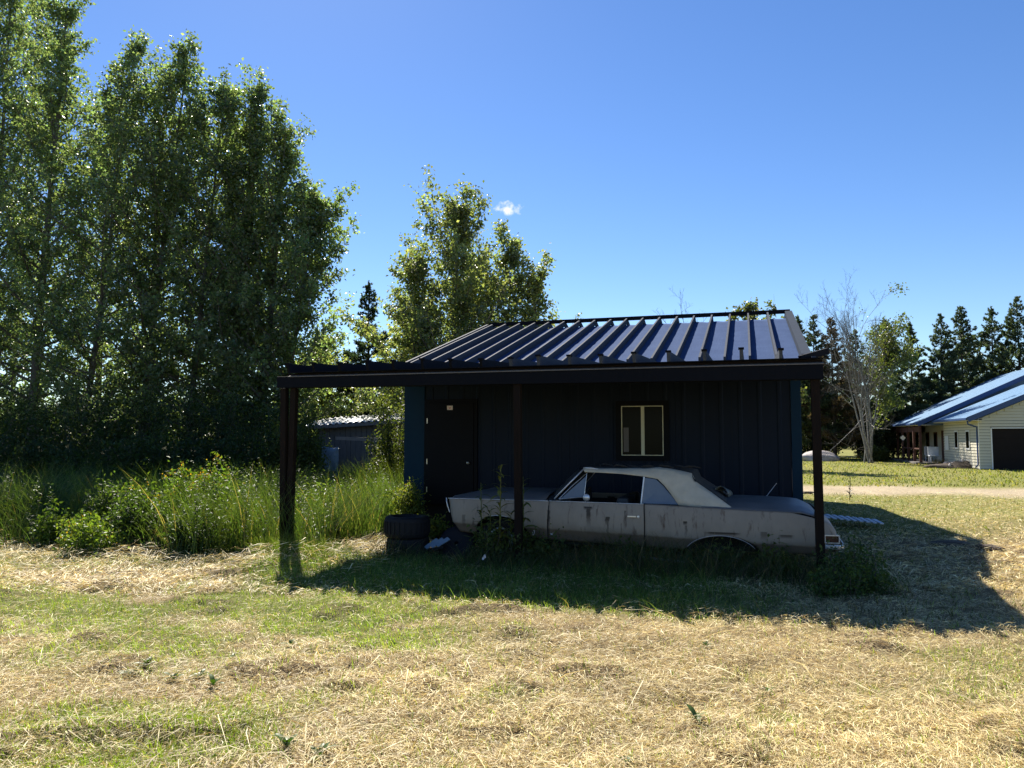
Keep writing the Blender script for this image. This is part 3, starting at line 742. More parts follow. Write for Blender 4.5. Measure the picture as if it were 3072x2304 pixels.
# ---------------------------------------------------------------- slatted pallet, rocks, mounds
lad = empty('slatted_panel', W(1.4, 17.6, .12), -TH, 'white slatted wooden panel lying on shaded grass behind the right post', 'slatted panel')
def pg(px, py, h=.18):
    rx = (px-1536)/2307; v = (1152-py)/2307
    r = (rx, math.cos(PITCH)-v*math.sin(PITCH), math.sin(PITCH)+v*math.cos(PITCH)); t = (h-CAMH)/r[2]
    return Vector((r[0]*t, r[1]*t, h))
inv = lambda p: (p.x*CT-p.y*ST, p.x*ST+p.y*CT, p.z)
A0, A1 = inv(pg(2462, 1541, .16)), inv(pg(2560, 1551, .16)); B1 = inv(pg(2648, 1569, .16)); B0 = inv(pg(2550, 1561, .16))
for k in range(9):
    t = k/8.
    a = [A0[i]+(A1[i]-A0[i])*t*1.0 for i in range(3)]
    px0 = 2460+(2620-2460)*t; py0 = 1541+(1558-1541)*t
    a = inv(pg(px0, py0, .16)); b = inv(pg(px0+26, py0+13, .16))
    m_ = MB((1.4,17.6,.12)); m_.beam(a, b, .068, .02); m_.build('slat', M['ladder'], lad)
for off in (.2, .8):
    a = inv(pg(2454+26*off, 1540+13*off, .13)); b = inv(pg(2624+26*off, 1558+13*off, .13))
    m_ = MB((1.4,17.6,.12)); m_.beam(a, b, .04, .022); m_.build('rail', M['cabin'], lad)
def blob(name, loc, sx, sy, sz, m, seed, label, cat, n=14):
    r_ = np.random.default_rng(seed); rows = []
    for i in range(n+1):
        th = math.pi*i/n; rr = []
        for j in range(2*n+1):
            ph_ = 2*math.pi*(j % (2*n))/(2*n); x, y, z = math.sin(th)*math.cos(ph_), math.sin(th)*math.sin(ph_), math.cos(th)
            k = .8+.45*float(vnoise(x*1.7+seed*3+z, y*1.7+z*1.3, seed))
            rr.append((sx*x*k, sy*y*k, sz*z*k))
        rows.append(rr)
    mb = MB(); mb.grid(rows); o = mb.build(name, m, None, smooth=True); o.location = loc
    return tag(o, label, cat)
blob('boulder', (at(2448,54), 54, .1), 1.25, .8, .55, M['stone'], 3, 'large pale boulder at the tree line just left of the right post', 'boulder')
blob('boulder', (at(2488,54), 54.5, .08), .8, .6, .45, M['stone'], 5, 'smaller grey boulder at the tree line right of the post', 'boulder')
for i, (px, py, s_, lb) in enumerate(((2850,1633,.42,'dark molehill in the shed shadow on the right lawn'),(2965,1645,.33,'brown molehill in sunlight right of the shadow edge'),(2420,1480,.35,'low brown dirt heap beside the far corner of the shed'))):
    p = pg(px, py, 0); blob('dirt_mound', (p.x, p.y, 0), s_*.7, s_*.5, .06, M['dirt'], 11+i, lb, 'dirt mound')

# ---------------------------------------------------------------- old outbuilding in the back left
old = empty('outbuilding', (at(1070,25), 24.5, 0), .12, 'old grey board outbuilding with pale sheet roof seen through the lean-to', 'outbuilding')
ob = Vector((at(1070,25), 24.5, 0))
def ow(): return MB()
k = 0
for i in range(16):
    u = -1.05+i*.165; hgt = 2.02+.018*i
    MB().box((u, 0, 0), (u+.155, .03, hgt+random.uniform(-.02, .02))).build('board', M['grey_board'], old)
MB().box((-1.1, .04, 0), (1.6, .07, 2.0)).build('inner_wall', M['cabin'], old)
for x in (-1.1, 1.6): MB().box((x, .07, 0), (x+.05, 2.8, 2.05)).build('side_wall', M['grey_board'], old)
MB().box((-1.1, 2.8, 0), (1.65, 2.85, 2.3)).build('back_wall', M['grey_board'], old)
rows = []
for j in range(8):
    y = -.35+3.4*j/7; rows.append([(-1.5+3.5*i/70, y, 2.06+.09*y+.075*(i/70*3.5)+.025*math.sin(i*1.6)-.10*max(0, .25-i/70)) for i in range(71)])
MB().grid(rows).build('roof', M['tin'], old, smooth=True, solid=.01)
MB().beam((-1.45, -.33, 1.97), (1.95, -.33, 2.20), .04, .10).build('fascia', M['grey_board'], old)
MB().beam((1.02, -.1, 1.1), (.96, -.1, 2.5), .05, .05, (0,1,0)).build('prop', M['grey_board'], old)
MB().beam((-.25, -.12, .4), (-.22, -.12, 1.45), .06, .04, (0,1,0)).build('prop', M['grey_board'], old)
o = MB().beam((at(1010,21), 21, 1.66), (at(1235,20.5), 20.5, 1.58), .05, .09).build('fence_rail', M['grey_board'], None); tag(o, 'weathered grey rail running from the outbuilding towards the shed corner', 'rail')
rows = [[(at(958+12*i,22.5)-at(985,22.5), .05*math.sin(i*2.1+j), (.65+.75*j/6)+.03*math.sin(i*1.3)) for i in range(6)] for j in range(7)]
o = MB().grid(rows).build('tarpaulin', M['bluetarp'], None, smooth=True, solid=.01); o.location = (at(985,22.5), 22.5, .0); tag(o, 'pale blue tarpaulin hanging in the tall grass left of the outbuilding', 'tarpaulin')
blob('old_barrel_cover', (at(985,22.9), 22.9, .55), .33, .3, .6, M['bluetarp'], 9, 'rounded bundle under pale blue sheeting beside the old outbuilding', 'bundle')

# ---------------------------------------------------------------- house on the right
HU, HD = 11.39, 45.27
house = empty('house', W(HU, HD, 0), -TH, 'cream sided bungalow with blue metal roof and dark garage door', 'house')
ho = (HU, HD, 0)
def hq(): return MB(ho)
GW = 8.2; SL = 7.6; EH = 2.62; PS = .44; OV = .62
# lap siding courses on the front, cut round the garage door
du = HU+.58; dtop = 2.12; dw = 4.9
ch = .155
def lap(a, b, z0, name='siding_board', d=HD, m='siding'):
    return hq().hexa([(a,d-.022,z0),(b,d-.022,z0),(b,d+.03,z0),(a,d+.03,z0),(a,d+.002,z0+ch-.018),(b,d+.002,z0+ch-.018),(b,d+.03,z0+ch-.018),(a,d+.03,z0+ch-.018)]).build(name, M[m], house)
z = .05; k = 0
while z < EH+PS*(GW/2)-.1:
    ex = max(0, (z+ch-EH)/PS); a, b = HU+ex, HU+GW-ex
    if z < dtop-.05:
        lap(a, du-.06, z); lap(du+dw+.06, b, z)
    elif b > a: lap(a, b, z)
    z += ch
hq().hexa([(HU,HD+.035,0),(HU+GW,HD+.035,0),(HU+GW,HD+.1,0),(HU,HD+.1,0),(HU,HD+.035,dtop),(HU+GW,HD+.035,dtop),(HU+GW,HD+.1,dtop),(HU,HD+.1,dtop)][:8]) 
for a, b in ((HU, du), (du+dw, HU+GW)): hq().box((a, HD+.035, 0), (b, HD+.12, EH-.14)).build('wall', M['cabin'], house)  # near-black backing behind the board gaps draws the lap shadows in colour
hq().box((HU+.035, HD+.13, 0), (HU+.06, HD+SL, EH-.05)).build('wall', M['cabin'], house)
hq().box((HU, HD+.035, dtop), (HU+GW, HD+.12, EH+.1)).build('wall', M['siding'], house) if False else None
hq().hexa([(HU,HD+.035,EH),(HU+GW,HD+.035,EH),(HU+GW,HD+.1,EH),(HU,HD+.1,EH),(HU+GW/2-.05,HD+.035,EH+PS*GW/2),(HU+GW/2+.05,HD+.035,EH+PS*GW/2),(HU+GW/2+.05,HD+.1,EH+PS*GW/2),(HU+GW/2-.05,HD+.1,EH+PS*GW/2)]).build('gable', M['siding'], house)
gd = hq().box((du, HD+.13, 0), (du+dw, HD+.15, dtop)).build('garage_door', M['garage'], house)
for k in range(4): hq().box((du+.01, HD+.10, .02+k*.53), (du+dw-.01, HD+.129, .02+k*.53+.50)).build('door_panel', M['garage'], gd)
for a, b in (((du-.058, 0), (du-.002, dtop+.05)), ((du+dw+.002, 0), (du+dw+.058, dtop+.05))): hq().box((a[0], HD-.035, a[1]), (b[0], HD+.12, b[1])).build('door_trim', M['white'], house)
hq().box((du-.058, HD-.035, dtop-.0), (du+dw+.058, HD+.12, dtop+.055)).build('door_trim', M['white'], house)
# left side wall (sunlit), lap courses
SL = 7.6
z = .05
while z < EH-.05:
    hq().hexa([(HU-.022,HD,z),(HU-.022,HD+SL,z),(HU+.03,HD+SL,z),(HU+.03,HD+.03,z),(HU+.002,HD,z+ch-.018),(HU+.002,HD+SL,z+ch-.018),(HU+.03,HD+SL,z+ch-.018),(HU+.03,HD+.03,z+ch-.018)]).build('siding_board', M['siding'], house)
    z += ch
for d0 in (1.7, 4.1):
    wo_ = hq().box((HU-.05, HD+d0, 1.0), (HU-.026, HD+d0+.75, 2.05)).build('window', M['white'], house)
    hq().box((HU-.056, HD+d0+.08, 1.08), (HU-.0505, HD+d0+.67, 1.97)).build('pane', M['glass'], wo_)
hq().box((HU-.06, HD+6.3, .9), (HU-.027, HD+7.1, 1.75)).build('utility_box', M['white'], house)
hq().box((HU-.03, HD+.0, .0), (HU+.0, HD+.05, EH)).build('corner_post', M['white'], house)
# downpipe
hq().tube([(HU-OV+.02, HD-.35, EH-.1), (HU-OV+.05, HD-.30, EH-.28), (HU-.08, HD+.05, EH-.42), (HU-.07, HD+.12, EH-.6), (HU-.07, HD+.12, .25), (HU-.22, HD+.0, .12)], .04, 8).build('downpipe', M['blue_trim'], house, smooth=True)
# garage roof
def hroof(u0, um, d0, d1, eh, ps, name, thick=.06):
    h1 = eh+ps*(um-u0)
    n = int((d1-d0)/.4)
    for k in range(n):     # standing seam panels on the left slope
        a = d0+(d1-d0)*k/n; b = d0+(d1-d0)*(k+1)/n
        hq().hexa([(u0,a,eh),(u0,b-.02,eh),(um,b-.02,h1),(um,a,h1),(u0,a,eh+thick),(u0,b-.02,eh+thick),(um,b-.02,h1+thick),(um,a,h1+thick)]).build('roof_panel', M['blue_roof'], house)
    hq().add([(um,d0,h1),(2*um-u0,d0,eh),(2*um-u0,d1,eh),(um,d1,h1)], [(0,1,2,3)]).build('roof_slope', M['blue_roof'], house, solid=.05)
    hq().beam((u0, d0-.03, eh-.04), (um, d0-.03, h1-.04), .04, .26).build('barge_board', M['blue_trim'], house)
    hq().beam((2*um-u0, d0-.03, eh-.04), (um, d0-.03, h1-.04), .04, .26).build('barge_board', M['blue_trim'], house)
    hq().box((u0-.09, d0, eh-.06), (u0-.005, d1, eh+.05)).build('gutter', M['blue_trim'], house)
    hq().box((u0, d0, eh-.10), (u0+.75, d1, eh-.07)).build('soffit', M['siding'], house)
hroof(HU-OV, HU+GW/2, HD-.5, HD+7.2, EH, PS, 'garage_roof')
# main roof further back
MU = HU-OV-.85; MD = HD+7.4; MH = 2.50; MP = .475
hroof(MU, MU+7.6, MD, MD+11, MH, MP, 'main_roof')
hq().hexa([(MU+.4,MD+.3,MH-.1),(MU+14.8,MD+.3,MH-.1),(MU+14.8,MD+.4,MH-.1),(MU+.4,MD+.4,MH-.1),(MU+7.5,MD+.3,MH+MP*7.5),(MU+7.7,MD+.3,MH+MP*7.5),(MU+7.7,MD+.4,MH+MP*7.5),(MU+7.5,MD+.4,MH+MP*7.5)]).build('gable', M['soffit'], house)
hq().box((MU+2.0, MD+.8, 0), (MU+14, MD+10.5, MH)).build('wall', M['siding'], house)
hq().box((MU+2.0-.03, MD+2.2, .1), (MU+1.995, MD+3.2, 2.1)).build('door', M['brown'], house)
for d0 in (1.0, 4.4, 6.8):
    wo_ = hq().box((MU+1.95, MD+d0, .9), (MU+1.995, MD+d0+.9, 2.0)).build('window', M['brown'], house)
    hq().box((MU+1.94, MD+d0+.08, .98), (MU+1.949, MD+d0+.82, 1.92)).build('pane', M['glass'], wo_)
hq().box((MU-.1, MD+.3, 0), (MU+2.0, MD+10.5, .12)).build('porch_floor', M['grey_board'], house)
for k in range(6):
    d = MD+.4+k*1.9
    hq().box((MU+.15, d, .0), (MU+.29, d+.14, MH-.05)).build('porch_post', M['brown'], house)
hq().beam((MU+.22, MD+.3, MH-.35), (MU+.22, MD+10.4, MH-.35), .08, .32).build('porch_beam', M['brown'], house)
for k in range(3):
    hq().beam((MU+.22, MD+.54+k*1.9, .95), (MU+.22, MD+.4+(k+1)*1.9, .95), .05, .08).build('porch_rail', M['brown'], house)
# furniture on the porch, roses heap
for i, (du_, dd_) in enumerate(((1.0, .6), (1.2, 2.3))):
    t = empty('porch_chair', W(MU+du_, MD+dd_, .12), -TH+.3*i, ('pale slatted chair at the near end of the porch', 'second pale chair further along the porch')[i], 'chair', 'chairs on the porch')
    MB().box((-.3,-.3,.38), (.3,.3,.44)).build('seat', M['ladder'], t)
    MB().box((-.3,.26,.44), (.3,.32,.95)).build('backrest', M['ladder'], t)
    for a in (-.27,.23):
        for b in (-.29,.25): MB().box((a,b,0), (a+.04,b+.04,.38)).build('leg', M['ladder'], t)
sg = empty('hanging_sign', W(*inv(Vector((at(2703,50.5), 50.5, 0)))[:2], 0), -TH, 'small white diamond shaped plate on a thin pole near the porch', 'sign')
MB().add([(0,-.02,1.45),(.17,-.02,1.62),(0,-.02,1.80),(-.17,-.02,1.62)], [(0,1,2,3)]).build('plate', M['white'], sg, solid=.01)
MB().tube([(0,0,0),(0,0,1.75)], .012, 6).build('pole', M['cabin'], sg)
p = pg(2905, 1403, 0)
r_ = random.Random(5)
rk = blob('rubble_heap', (p.x-.4, p.y-.2, -.02), 2.1, 1.1, .33, M['dirt'], 17, 'low heap of reddish stones and dry plants at the garage corner', 'rubble heap')
for k in range(26):
    a = r_.uniform(0, 6.28); q_ = r_.random(); s_ = r_.uniform(.08, .16)
    mb = MB(); mb.box((-s_,-s_*.7,-s_*.4), (s_,s_*.7,s_*.4)); o = mb.build('stone', M['stone'], rk, bevel=.03)
    o.location = (2.0*q_*math.cos(a), 1.1*q_*math.sin(a), .30*(1-q_)+.08); o.rotation_euler = (r_.random(), r_.random(), a)

# ---------------------------------------------------------------- trees
def tint_for(n, base, var, rg, k=4):
    t = base*(1+var*(rg.random((n, 1))-.5)*2)
    t[:, 0] *= 1+.35*(rg.random(n)-.4)
    return np.repeat(t, k, axis=0)

def poplar(name, x, y, H, R, label, group=None, cone=0, lean=(0, 0), cb=.12, n=26000, seed=0, leaf=.075, up=1.0, base=(.045,.075,.018), trunkr=None, skew=.0, dense=1.0, cat='tree'):
    rg = np.random.default_rng(seed)
    root = empty(name, (x, y, 0), 0, label, cat, group)
    tr_r = trunkr or .011*H+.03
    tp = [Vector((0, 0, -.1))]; K = 9
    wx, wy = rg.uniform(-.12, .12, 2)
    for i in range(1, K+1):
        t = i/K; tp.append(Vector((lean[0]*H*t+wx*math.sin(t*5), lean[1]*H*t+wy*math.sin(t*4.3), H*.97*t)))
    mbt = MB(); mbt.tube(tp, [tr_r*(1-.93*i/K) for i in range(K+1)], 9)
    def tpos(t):
        f = t*K; i = min(int(f), K-1); return tp[i].lerp(tp[i+1], f-i)
    nb = int(min(H*8, 70+H*2.2)*dense); pts = []; dirs = []; wts = []
    for b in range(nb):
        s_ = (b+.5)/nb; t = cb+(.985-cb)*s_
        prof = (math.sin(math.pi*min(1, .18+.80*s_)))**.75 if s_ > .0 else .5
        prof = max(.10, prof)*(1-.25*s_)
        if cone: prof = prof*(1-cone)+cone*(1.12-1.02*s_)
        az = b*2.39996+rg.uniform(-.5, .5)
        Lb = R*1.12*prof*rg.uniform(.5, 1.45)*1.08
        el = (.22+.62*s_)*up+rg.uniform(-.18, .18)
        if s_ > .25 and rg.random() < .16:      # upright co-leader
            el = rg.uniform(1.0, 1.3); Lb = min(R*rg.uniform(.8, 1.5), H*(1.0-t)*1.15+.5)
        p0 = np.array(tpos(t)); dr = np.array([math.cos(az)*math.cos(el), math.sin(az)*math.cos(el), math.sin(el)])
        bp = [p0]; cur = dr.copy(); m = 5
        for i in range(m):
            cur = nrm(cur+np.array([0, 0, .10])+rg.normal(0, .07, 3)); bp.append(bp[-1]+cur*Lb/m)
        rr = tr_r*(1-.93*t)*.42+.004
        mbt.tube(bp, [rr*(1-.85*i/m) for i in range(m+1)], 4, False)
        bp = np.array(bp)
        ns = 4+int(Lb*4.0)
        for j in range(ns):
            ft = .18+.82*(j+rg.random())/ns; f = ft*m; i = min(int(f), m-1); q0 = bp[i]+(bp[i+1]-bp[i])*(f-i)
            sd = nrm(rg.normal(0, 1, 3)*np.array([1,1,.6])+np.array([0,0,.30])+.5*cur); sl = rg.uniform(.20, .50)*(.5+.5*Lb/max(R, .1))*(1.15-.4*ft)*max(1, R/1.9)
            e = q0+sd*sl
            if rg.random() < .35: mbt.tube([q0, e], [.006, .002], 3, False)
            c_ = 7
            for kk in range(c_):
                pts.append(q0+(e-q0)*(kk+.7)/c_); dirs.append(sd); wts.append(.055+.035*(kk/c_))
    pts = np.array(pts); dirs = np.array(dirs); wts = np.array(wts)
    ng = len(pts)//7; gw = rg.random(ng)**1.6+.04; gw /= gw.sum()
    gi = rg.choice(ng, n, p=gw); idx = gi*7+rg.integers(0, 7, n); gt = rg.uniform(.62, 1.38, ng)[gi][:, None]
    P = pts[idx]+rg.normal(0, 1, (n, 3))*wts[idx][:, None]*1.5
    T = nrm(dirs[idx]*.5+rg.normal(0, .6, (n, 3))+np.array([0, 0, -.55]))
    Nn = nrm(rg.normal(0, .8, (n, 3))+np.array([0, 0, .55]))
    ln = leaf*rg.uniform(.7, 1.3, n); V, F = leaf_quads(P, T, Nn, ln, ln*.72)
    mbt.build('trunk', M['bark'], root, smooth=True)
    mesh_np('crown', V, F, M['leaf'], root, tint_for(n, np.array(base), .35, rg)*np.repeat(gt, 4, 0))
    return root

GT = 'poplars in the dense left hand grove'
groves = [  # px of base, depth, px of top, row of top, radius, label
 (-330, 31, -260, -300, 3.2, 'poplar at the far left edge whose crown leaves the frame above', 16000),
 (-60, 30.5, -10, -170, 3.3, 'tallest poplar at the left frame edge rising past the top of the photo', 39560),
 (100, 29.5, 150, -70, 2.6, 'tall poplar second from the left frame edge with leaning grey trunk', 34400),
 (235, 28.0, 375, 75, 3.1, 'poplar whose pointed top stands right of the sky gap', 32680),
 (420, 28.4, 530, 80, 3.1, 'poplar with twin pointed top in the middle of the grove', 32680),
 (470, 29.5, 455, 130, 2.8, 'poplar wedged between the pointed one and the twin topped one', 11000),
 (560, 27.8, 650, 205, 2.9, 'poplar stepping down right of the twin topped one', 29240),
 (665, 28.0, 760, 200, 2.3, 'poplar with an upright tuft at its top, right half of the grove', 29240),
 (760, 27.5, 845, 350, 2.5, 'poplar on the right shoulder of the grove', 27520),
 (845, 27.0, 930, 560, 2.5, 'lower poplar with boughs reaching right out of the grove', 28000),
 (300, 34, 300, 230, 3.0, 'poplar standing behind the sky gap of the grove', 14000),
 (700, 34, 700, 330, 3.2, 'poplar in the second row behind the right half of the grove', 16000),
 (40, 36, 60, -100, 3.2, 'poplar in the second row behind the left frame edge', 24000),
]
for i, (pb, D_, pt, ry, R_, lb, n_) in enumerate(groves):
    H = top(ry, D_); xb = at(pb, D_); xt = at(pt, D_)
    poplar('poplar_tree', xb, D_, H, R_, lb, GT, lean=((xt-xb)/H, 0), cb=.10, n=int(n_*.76), seed=20+i, leaf=.125, up=1.0, trunkr=.13+.04*(i % 3), base=(.108,.150,.075))
GM = 'poplars behind the left half of the shed'
for i, (pb, D_, pt, ry, R_, lb, n_, dn) in enumerate((
 (1360, 28, 1370, 600, 3.4, 'tall poplar with the highest top behind the shed roof', 26000, .9),
 (1500, 28.6, 1535, 705, 2.7, 'poplar under the small cloud behind the shed roof', 17000, .8),
 (1580, 28.3, 1615, 800, 1.7, 'slender poplar on the right flank of the clump behind the shed roof', 8000, .8),
 (1250, 27.5, 1240, 760, 2.3, 'bushy poplar on the left flank of the clump behind the shed', 17000, .9),
 (1400, 31, 1440, 760, 2.4, 'poplar filling the back of the clump behind the shed', 16000, .8),
 (1235, 31, 1230, 920, 1.7, 'low pale poplar left of the shed roof corner', 12000, .9),
 (965, 33, 965, 1020, 1.7, 'low pale poplar seen right of the grove above the lean-to beam', 12000, .9))):
    H = top(ry, D_); xb = at(pb, D_)
    poplar('poplar_tree', xb, D_, H, R_, lb, GM, lean=((at(pt, D_)-xb)/H, 0), cb=.08, n=n_, seed=60+i, leaf=.12, base=(.128,.155,.07), dense=dn, cone=.85)
for i, (px, D_, ry, R_, lb, n_) in enumerate((
 (2255, 42, 905, 2.4, 'pale leafy treetop showing above the right part of the shed ridge', 7000),
 (1735, 44, 925, .6, 'thin leafy treetop just above the middle of the shed ridge', 500))):
    poplar('aspen_tree', at(px, D_), D_, top(ry, D_), R_, lb, None, n=n_, seed=80+i, leaf=.17, base=(.08,.095,.03), dense=.6)

def conifer(name, x, y, H, R, label, group, seed, dens=1.0, base=(.016,.030,.014), droop=.15, bare=.12, cat='tree', gap=.25, tuft=.30):
    rg = np.random.default_rng(seed); root = empty(name, (x, y, 0), 0, label, cat, group)
    mb = MB(); lx, ly = rg.uniform(-.15, .15, 2)
    tp = [(lx*t*t, ly*t*t, H*t*.99-.1) for t in np.linspace(0, 1, 8)]
    mb.tube(tp, [(.013*H+.02)*(1-.95*t) for t in np.linspace(0, 1, 8)], 8)
    P = []; T = []; z = bare*H; k = 0
    while z < H*.97:
        s_ = (z/H-bare)/(1-bare); prof = (1-s_)**1.12*(.80+.20*min(1, s_*3.2)) + .03
        nb = rg.integers(4, 7)
        for b in range(nb):
            if rg.random() < gap*(1-.6*s_): continue
            az = rg.uniform(0, 6.283); L_ = R*prof*rg.uniform(.55, 1.2)
            el = rg.uniform(-.12, .12)-droop*(1-s_)+.55*s_
            c_ = np.array([lx*(z/H)**2, ly*(z/H)**2, z+rg.uniform(-.1, .1)]); d_ = np.array([math.cos(az)*math.cos(el), math.sin(az)*math.cos(el), math.sin(el)])
            bp = [c_]; cur = d_.copy(); m = 4
            for i in range(m):
                cur = nrm(cur+np.array([0, 0, .09])+rg.normal(0, .05, 3)); bp.append(bp[-1]+cur*L_/m)
            mb.tube(bp, [.022*(1-.8*i/m)*(1-.6*s_)+.004 for i in range(m+1)], 3, False)
            bp = np.array(bp); nt_ = max(4, int(L_*13*dens))
            for j in range(nt_):
                ft = .30+.70*rg.random()**.8; f = ft*m; i = min(int(f), m-1); q0 = bp[i]+(bp[i+1]-bp[i])*(f-i)
                q0 = q0+rg.normal(0, 1, 3)*np.array([1, 1, .45])*.10*(1.3-ft)*(1+L_*.4); P.append(q0); T.append(nrm(cur+rg.normal(0, .35, 3)+np.array([0, 0, .35])))
        z += rg.uniform(.22, .40)*(.6+.4*(1-s_)); k += 1
    for j in range(8): P.append(np.array([lx, ly, H*(.93+.06*j/8)])); T.append(np.array([0, 0, 1.]))
    P = np.array(P); T = np.array(T); nn_ = 11
    Pn = np.repeat(P, nn_, 0); n = len(Pn)
    Dn = nrm(np.repeat(T, nn_, 0)+rg.normal(0, .62, (n, 3))); L2 = tuft*rg.uniform(.5, 1.1, n)*np.clip(1.25-Pn[:, 2]/H, .45, 1)
    Sd = nrm(np.cross(Dn, rg.normal(0, 1, (n, 3))))*(.022+.014*rg.random(n))[:, None]*(tuft/.30)
    V = np.stack([Pn-Sd, Pn+Sd, Pn+Dn*L2[:, None]], 1).reshape(-1, 3); F = np.arange(n*3).reshape(-1, 3)
    mb.build('trunk', M['darkbark'], root, smooth=True)
    mesh_np('crown', V, F, M['needle'], root, tint_for(n, np.array(base), .5, rg, 3))
    return root
GP = 'row of pines beyond the lawn'
pines = [(2395,61,940,1.5,'leftmost pine of the row, top beside the shed roof corner'),(2440,59,940,1.5,'second pine from the left, beside the dead birch'),(2500,58,948,1.7,'brownish pine directly behind the dead birch branches'),
 (2570,61,985,1.6,'pine hidden mostly behind the dead birch'),(2655,58,950,1.9,'full yellowish pine just right of the birch'),(2737,60,958,1.35,'narrow pointed pine between two taller ones'),
 (2822,58,936,1.6,'pine above the left tip of the porch roof'),(2888,58,912,1.9,'tallest pine with a double top, above the house roof'),(2980,58,912,1.75,'pine with a pointed top above the middle of the house roof'),
 (3062,56,884,2.0,'pine at the right frame edge, highest in the picture'),(3160,57,890,2.0,'pine just outside the right edge whose boughs enter the frame'),(2460,68,1060,2.0,'shorter pine in the gap behind the leftmost pines'),(2930,68,1000,2.2,'shorter pine behind the house ridge')]
for i, (px, D_, ry, R_, lb) in enumerate(pines):
    conifer('pine_tree', at(px, D_), D_, top(ry, D_), R_*2.3, lb, GP, 100+i, dens=1.25, tuft=.38, base=(.075,.105,.058) if i not in (2,) else (.10,.075,.045), bare=.12, gap=.28)
conifer('spruce_tree', at(1105,34), 34, top(835, 34), 2.7, 'dark pointed spruce between the grove and the poplar clump', None, 130, dens=2.4, base=(.05,.08,.05), droop=.30, bare=.05, gap=.0, tuft=.26)
# bare birch
def bare_tree(name, x, y, label, stems, seed, m, leaves=0, cat='tree'):
    rg = np.random.default_rng(seed); root = empty(name, (x, y, 0), 0, label, cat)
    mb = MB(); tw = MB(); LP = []
    def grow(p, d_, L_, r, lev):
        m_ = 6 if lev < 2 else 4; pts = [p]; cur = d_
        for i in range(m_):
            cur = nrm(cur+rg.normal(0, .10 if lev < 2 else .16, 3)+np.array([0, 0, .05])); pts.append(pts[-1]+cur*L_/m_)
        (mb if lev < 2 else tw).tube(pts, [r*(1-.65*i/m_) for i in range(m_+1)], 6 if lev < 2 else 3, False)
        if lev == 4: LP.append(pts[-1]); return
        nb = (9, 6, 5, 4)[lev]
        for b in range(nb):
            f = (.30 if lev == 0 else .15)+.85*(b+rg.random())/nb*.82; i = min(int(f*m_), m_-1); q0 = pts[i]+(pts[i+1]-pts[i])*(f*m_-i)
            dd = nrm(cur*.9+rg.normal(0, .55, 3)+np.array([0, 0, .20])); grow(q0, dd, L_*rg.uniform(.30, .50)*(1.1-.3*f), r*(1-.6*f)*.5+.002, lev+1)
    for dx, dy, L_, r in stems: grow(np.array([rg.uniform(-.25,.25), rg.uniform(-.2,.2), 0.]), nrm(np.array([dx, dy, 1.])), L_, r, 0)
    mb.build('trunk', M[m], root, smooth=True); tw.build('twigs', M['bark'], root)
    if leaves:
        LP = np.array(LP); idx = rg.integers(0, len(LP), leaves); LP = LP[(LP[:, 0] > .8)] if (LP[:, 0] > .8).sum() > 20 else LP; idx = rg.integers(0, len(LP), leaves)
        P = LP[idx]+rg.normal(0, .18, (leaves, 3)); T = rg.normal(0, .6, (leaves, 3))+np.array([0, 0, -.5]); ln = rg.uniform(.10, .18, leaves)
        V, F = leaf_quads(P, T, rg.normal(0, 1, (leaves, 3)), ln, ln*.7); mesh_np('crown', V, F, M['leaf'], root, tint_for(leaves, np.array((.07,.09,.025)), .3, rg))
    return root
bare_tree('birch_tree', at(2598,50), 50, 'pale nearly leafless birch with many stems in front of the pines', [(-.17,0,8.6,.065),(-.08,.03,9.6,.06),(-.02,.05,9.8,.06),(.06,-.03,9.4,.06),(.12,.02,8.4,.055),(.20,.0,7.6,.06),(-.26,0,6.8,.055),(.04,.1,7.5,.05)], 5, 'birch', 7500)
bare_tree('dead_tree', at(2105,44), 44, 'bare twigs of a dead tree rising above the middle of the shed ridge', [(.02,0,7.9,.07)], 8, 'bark')

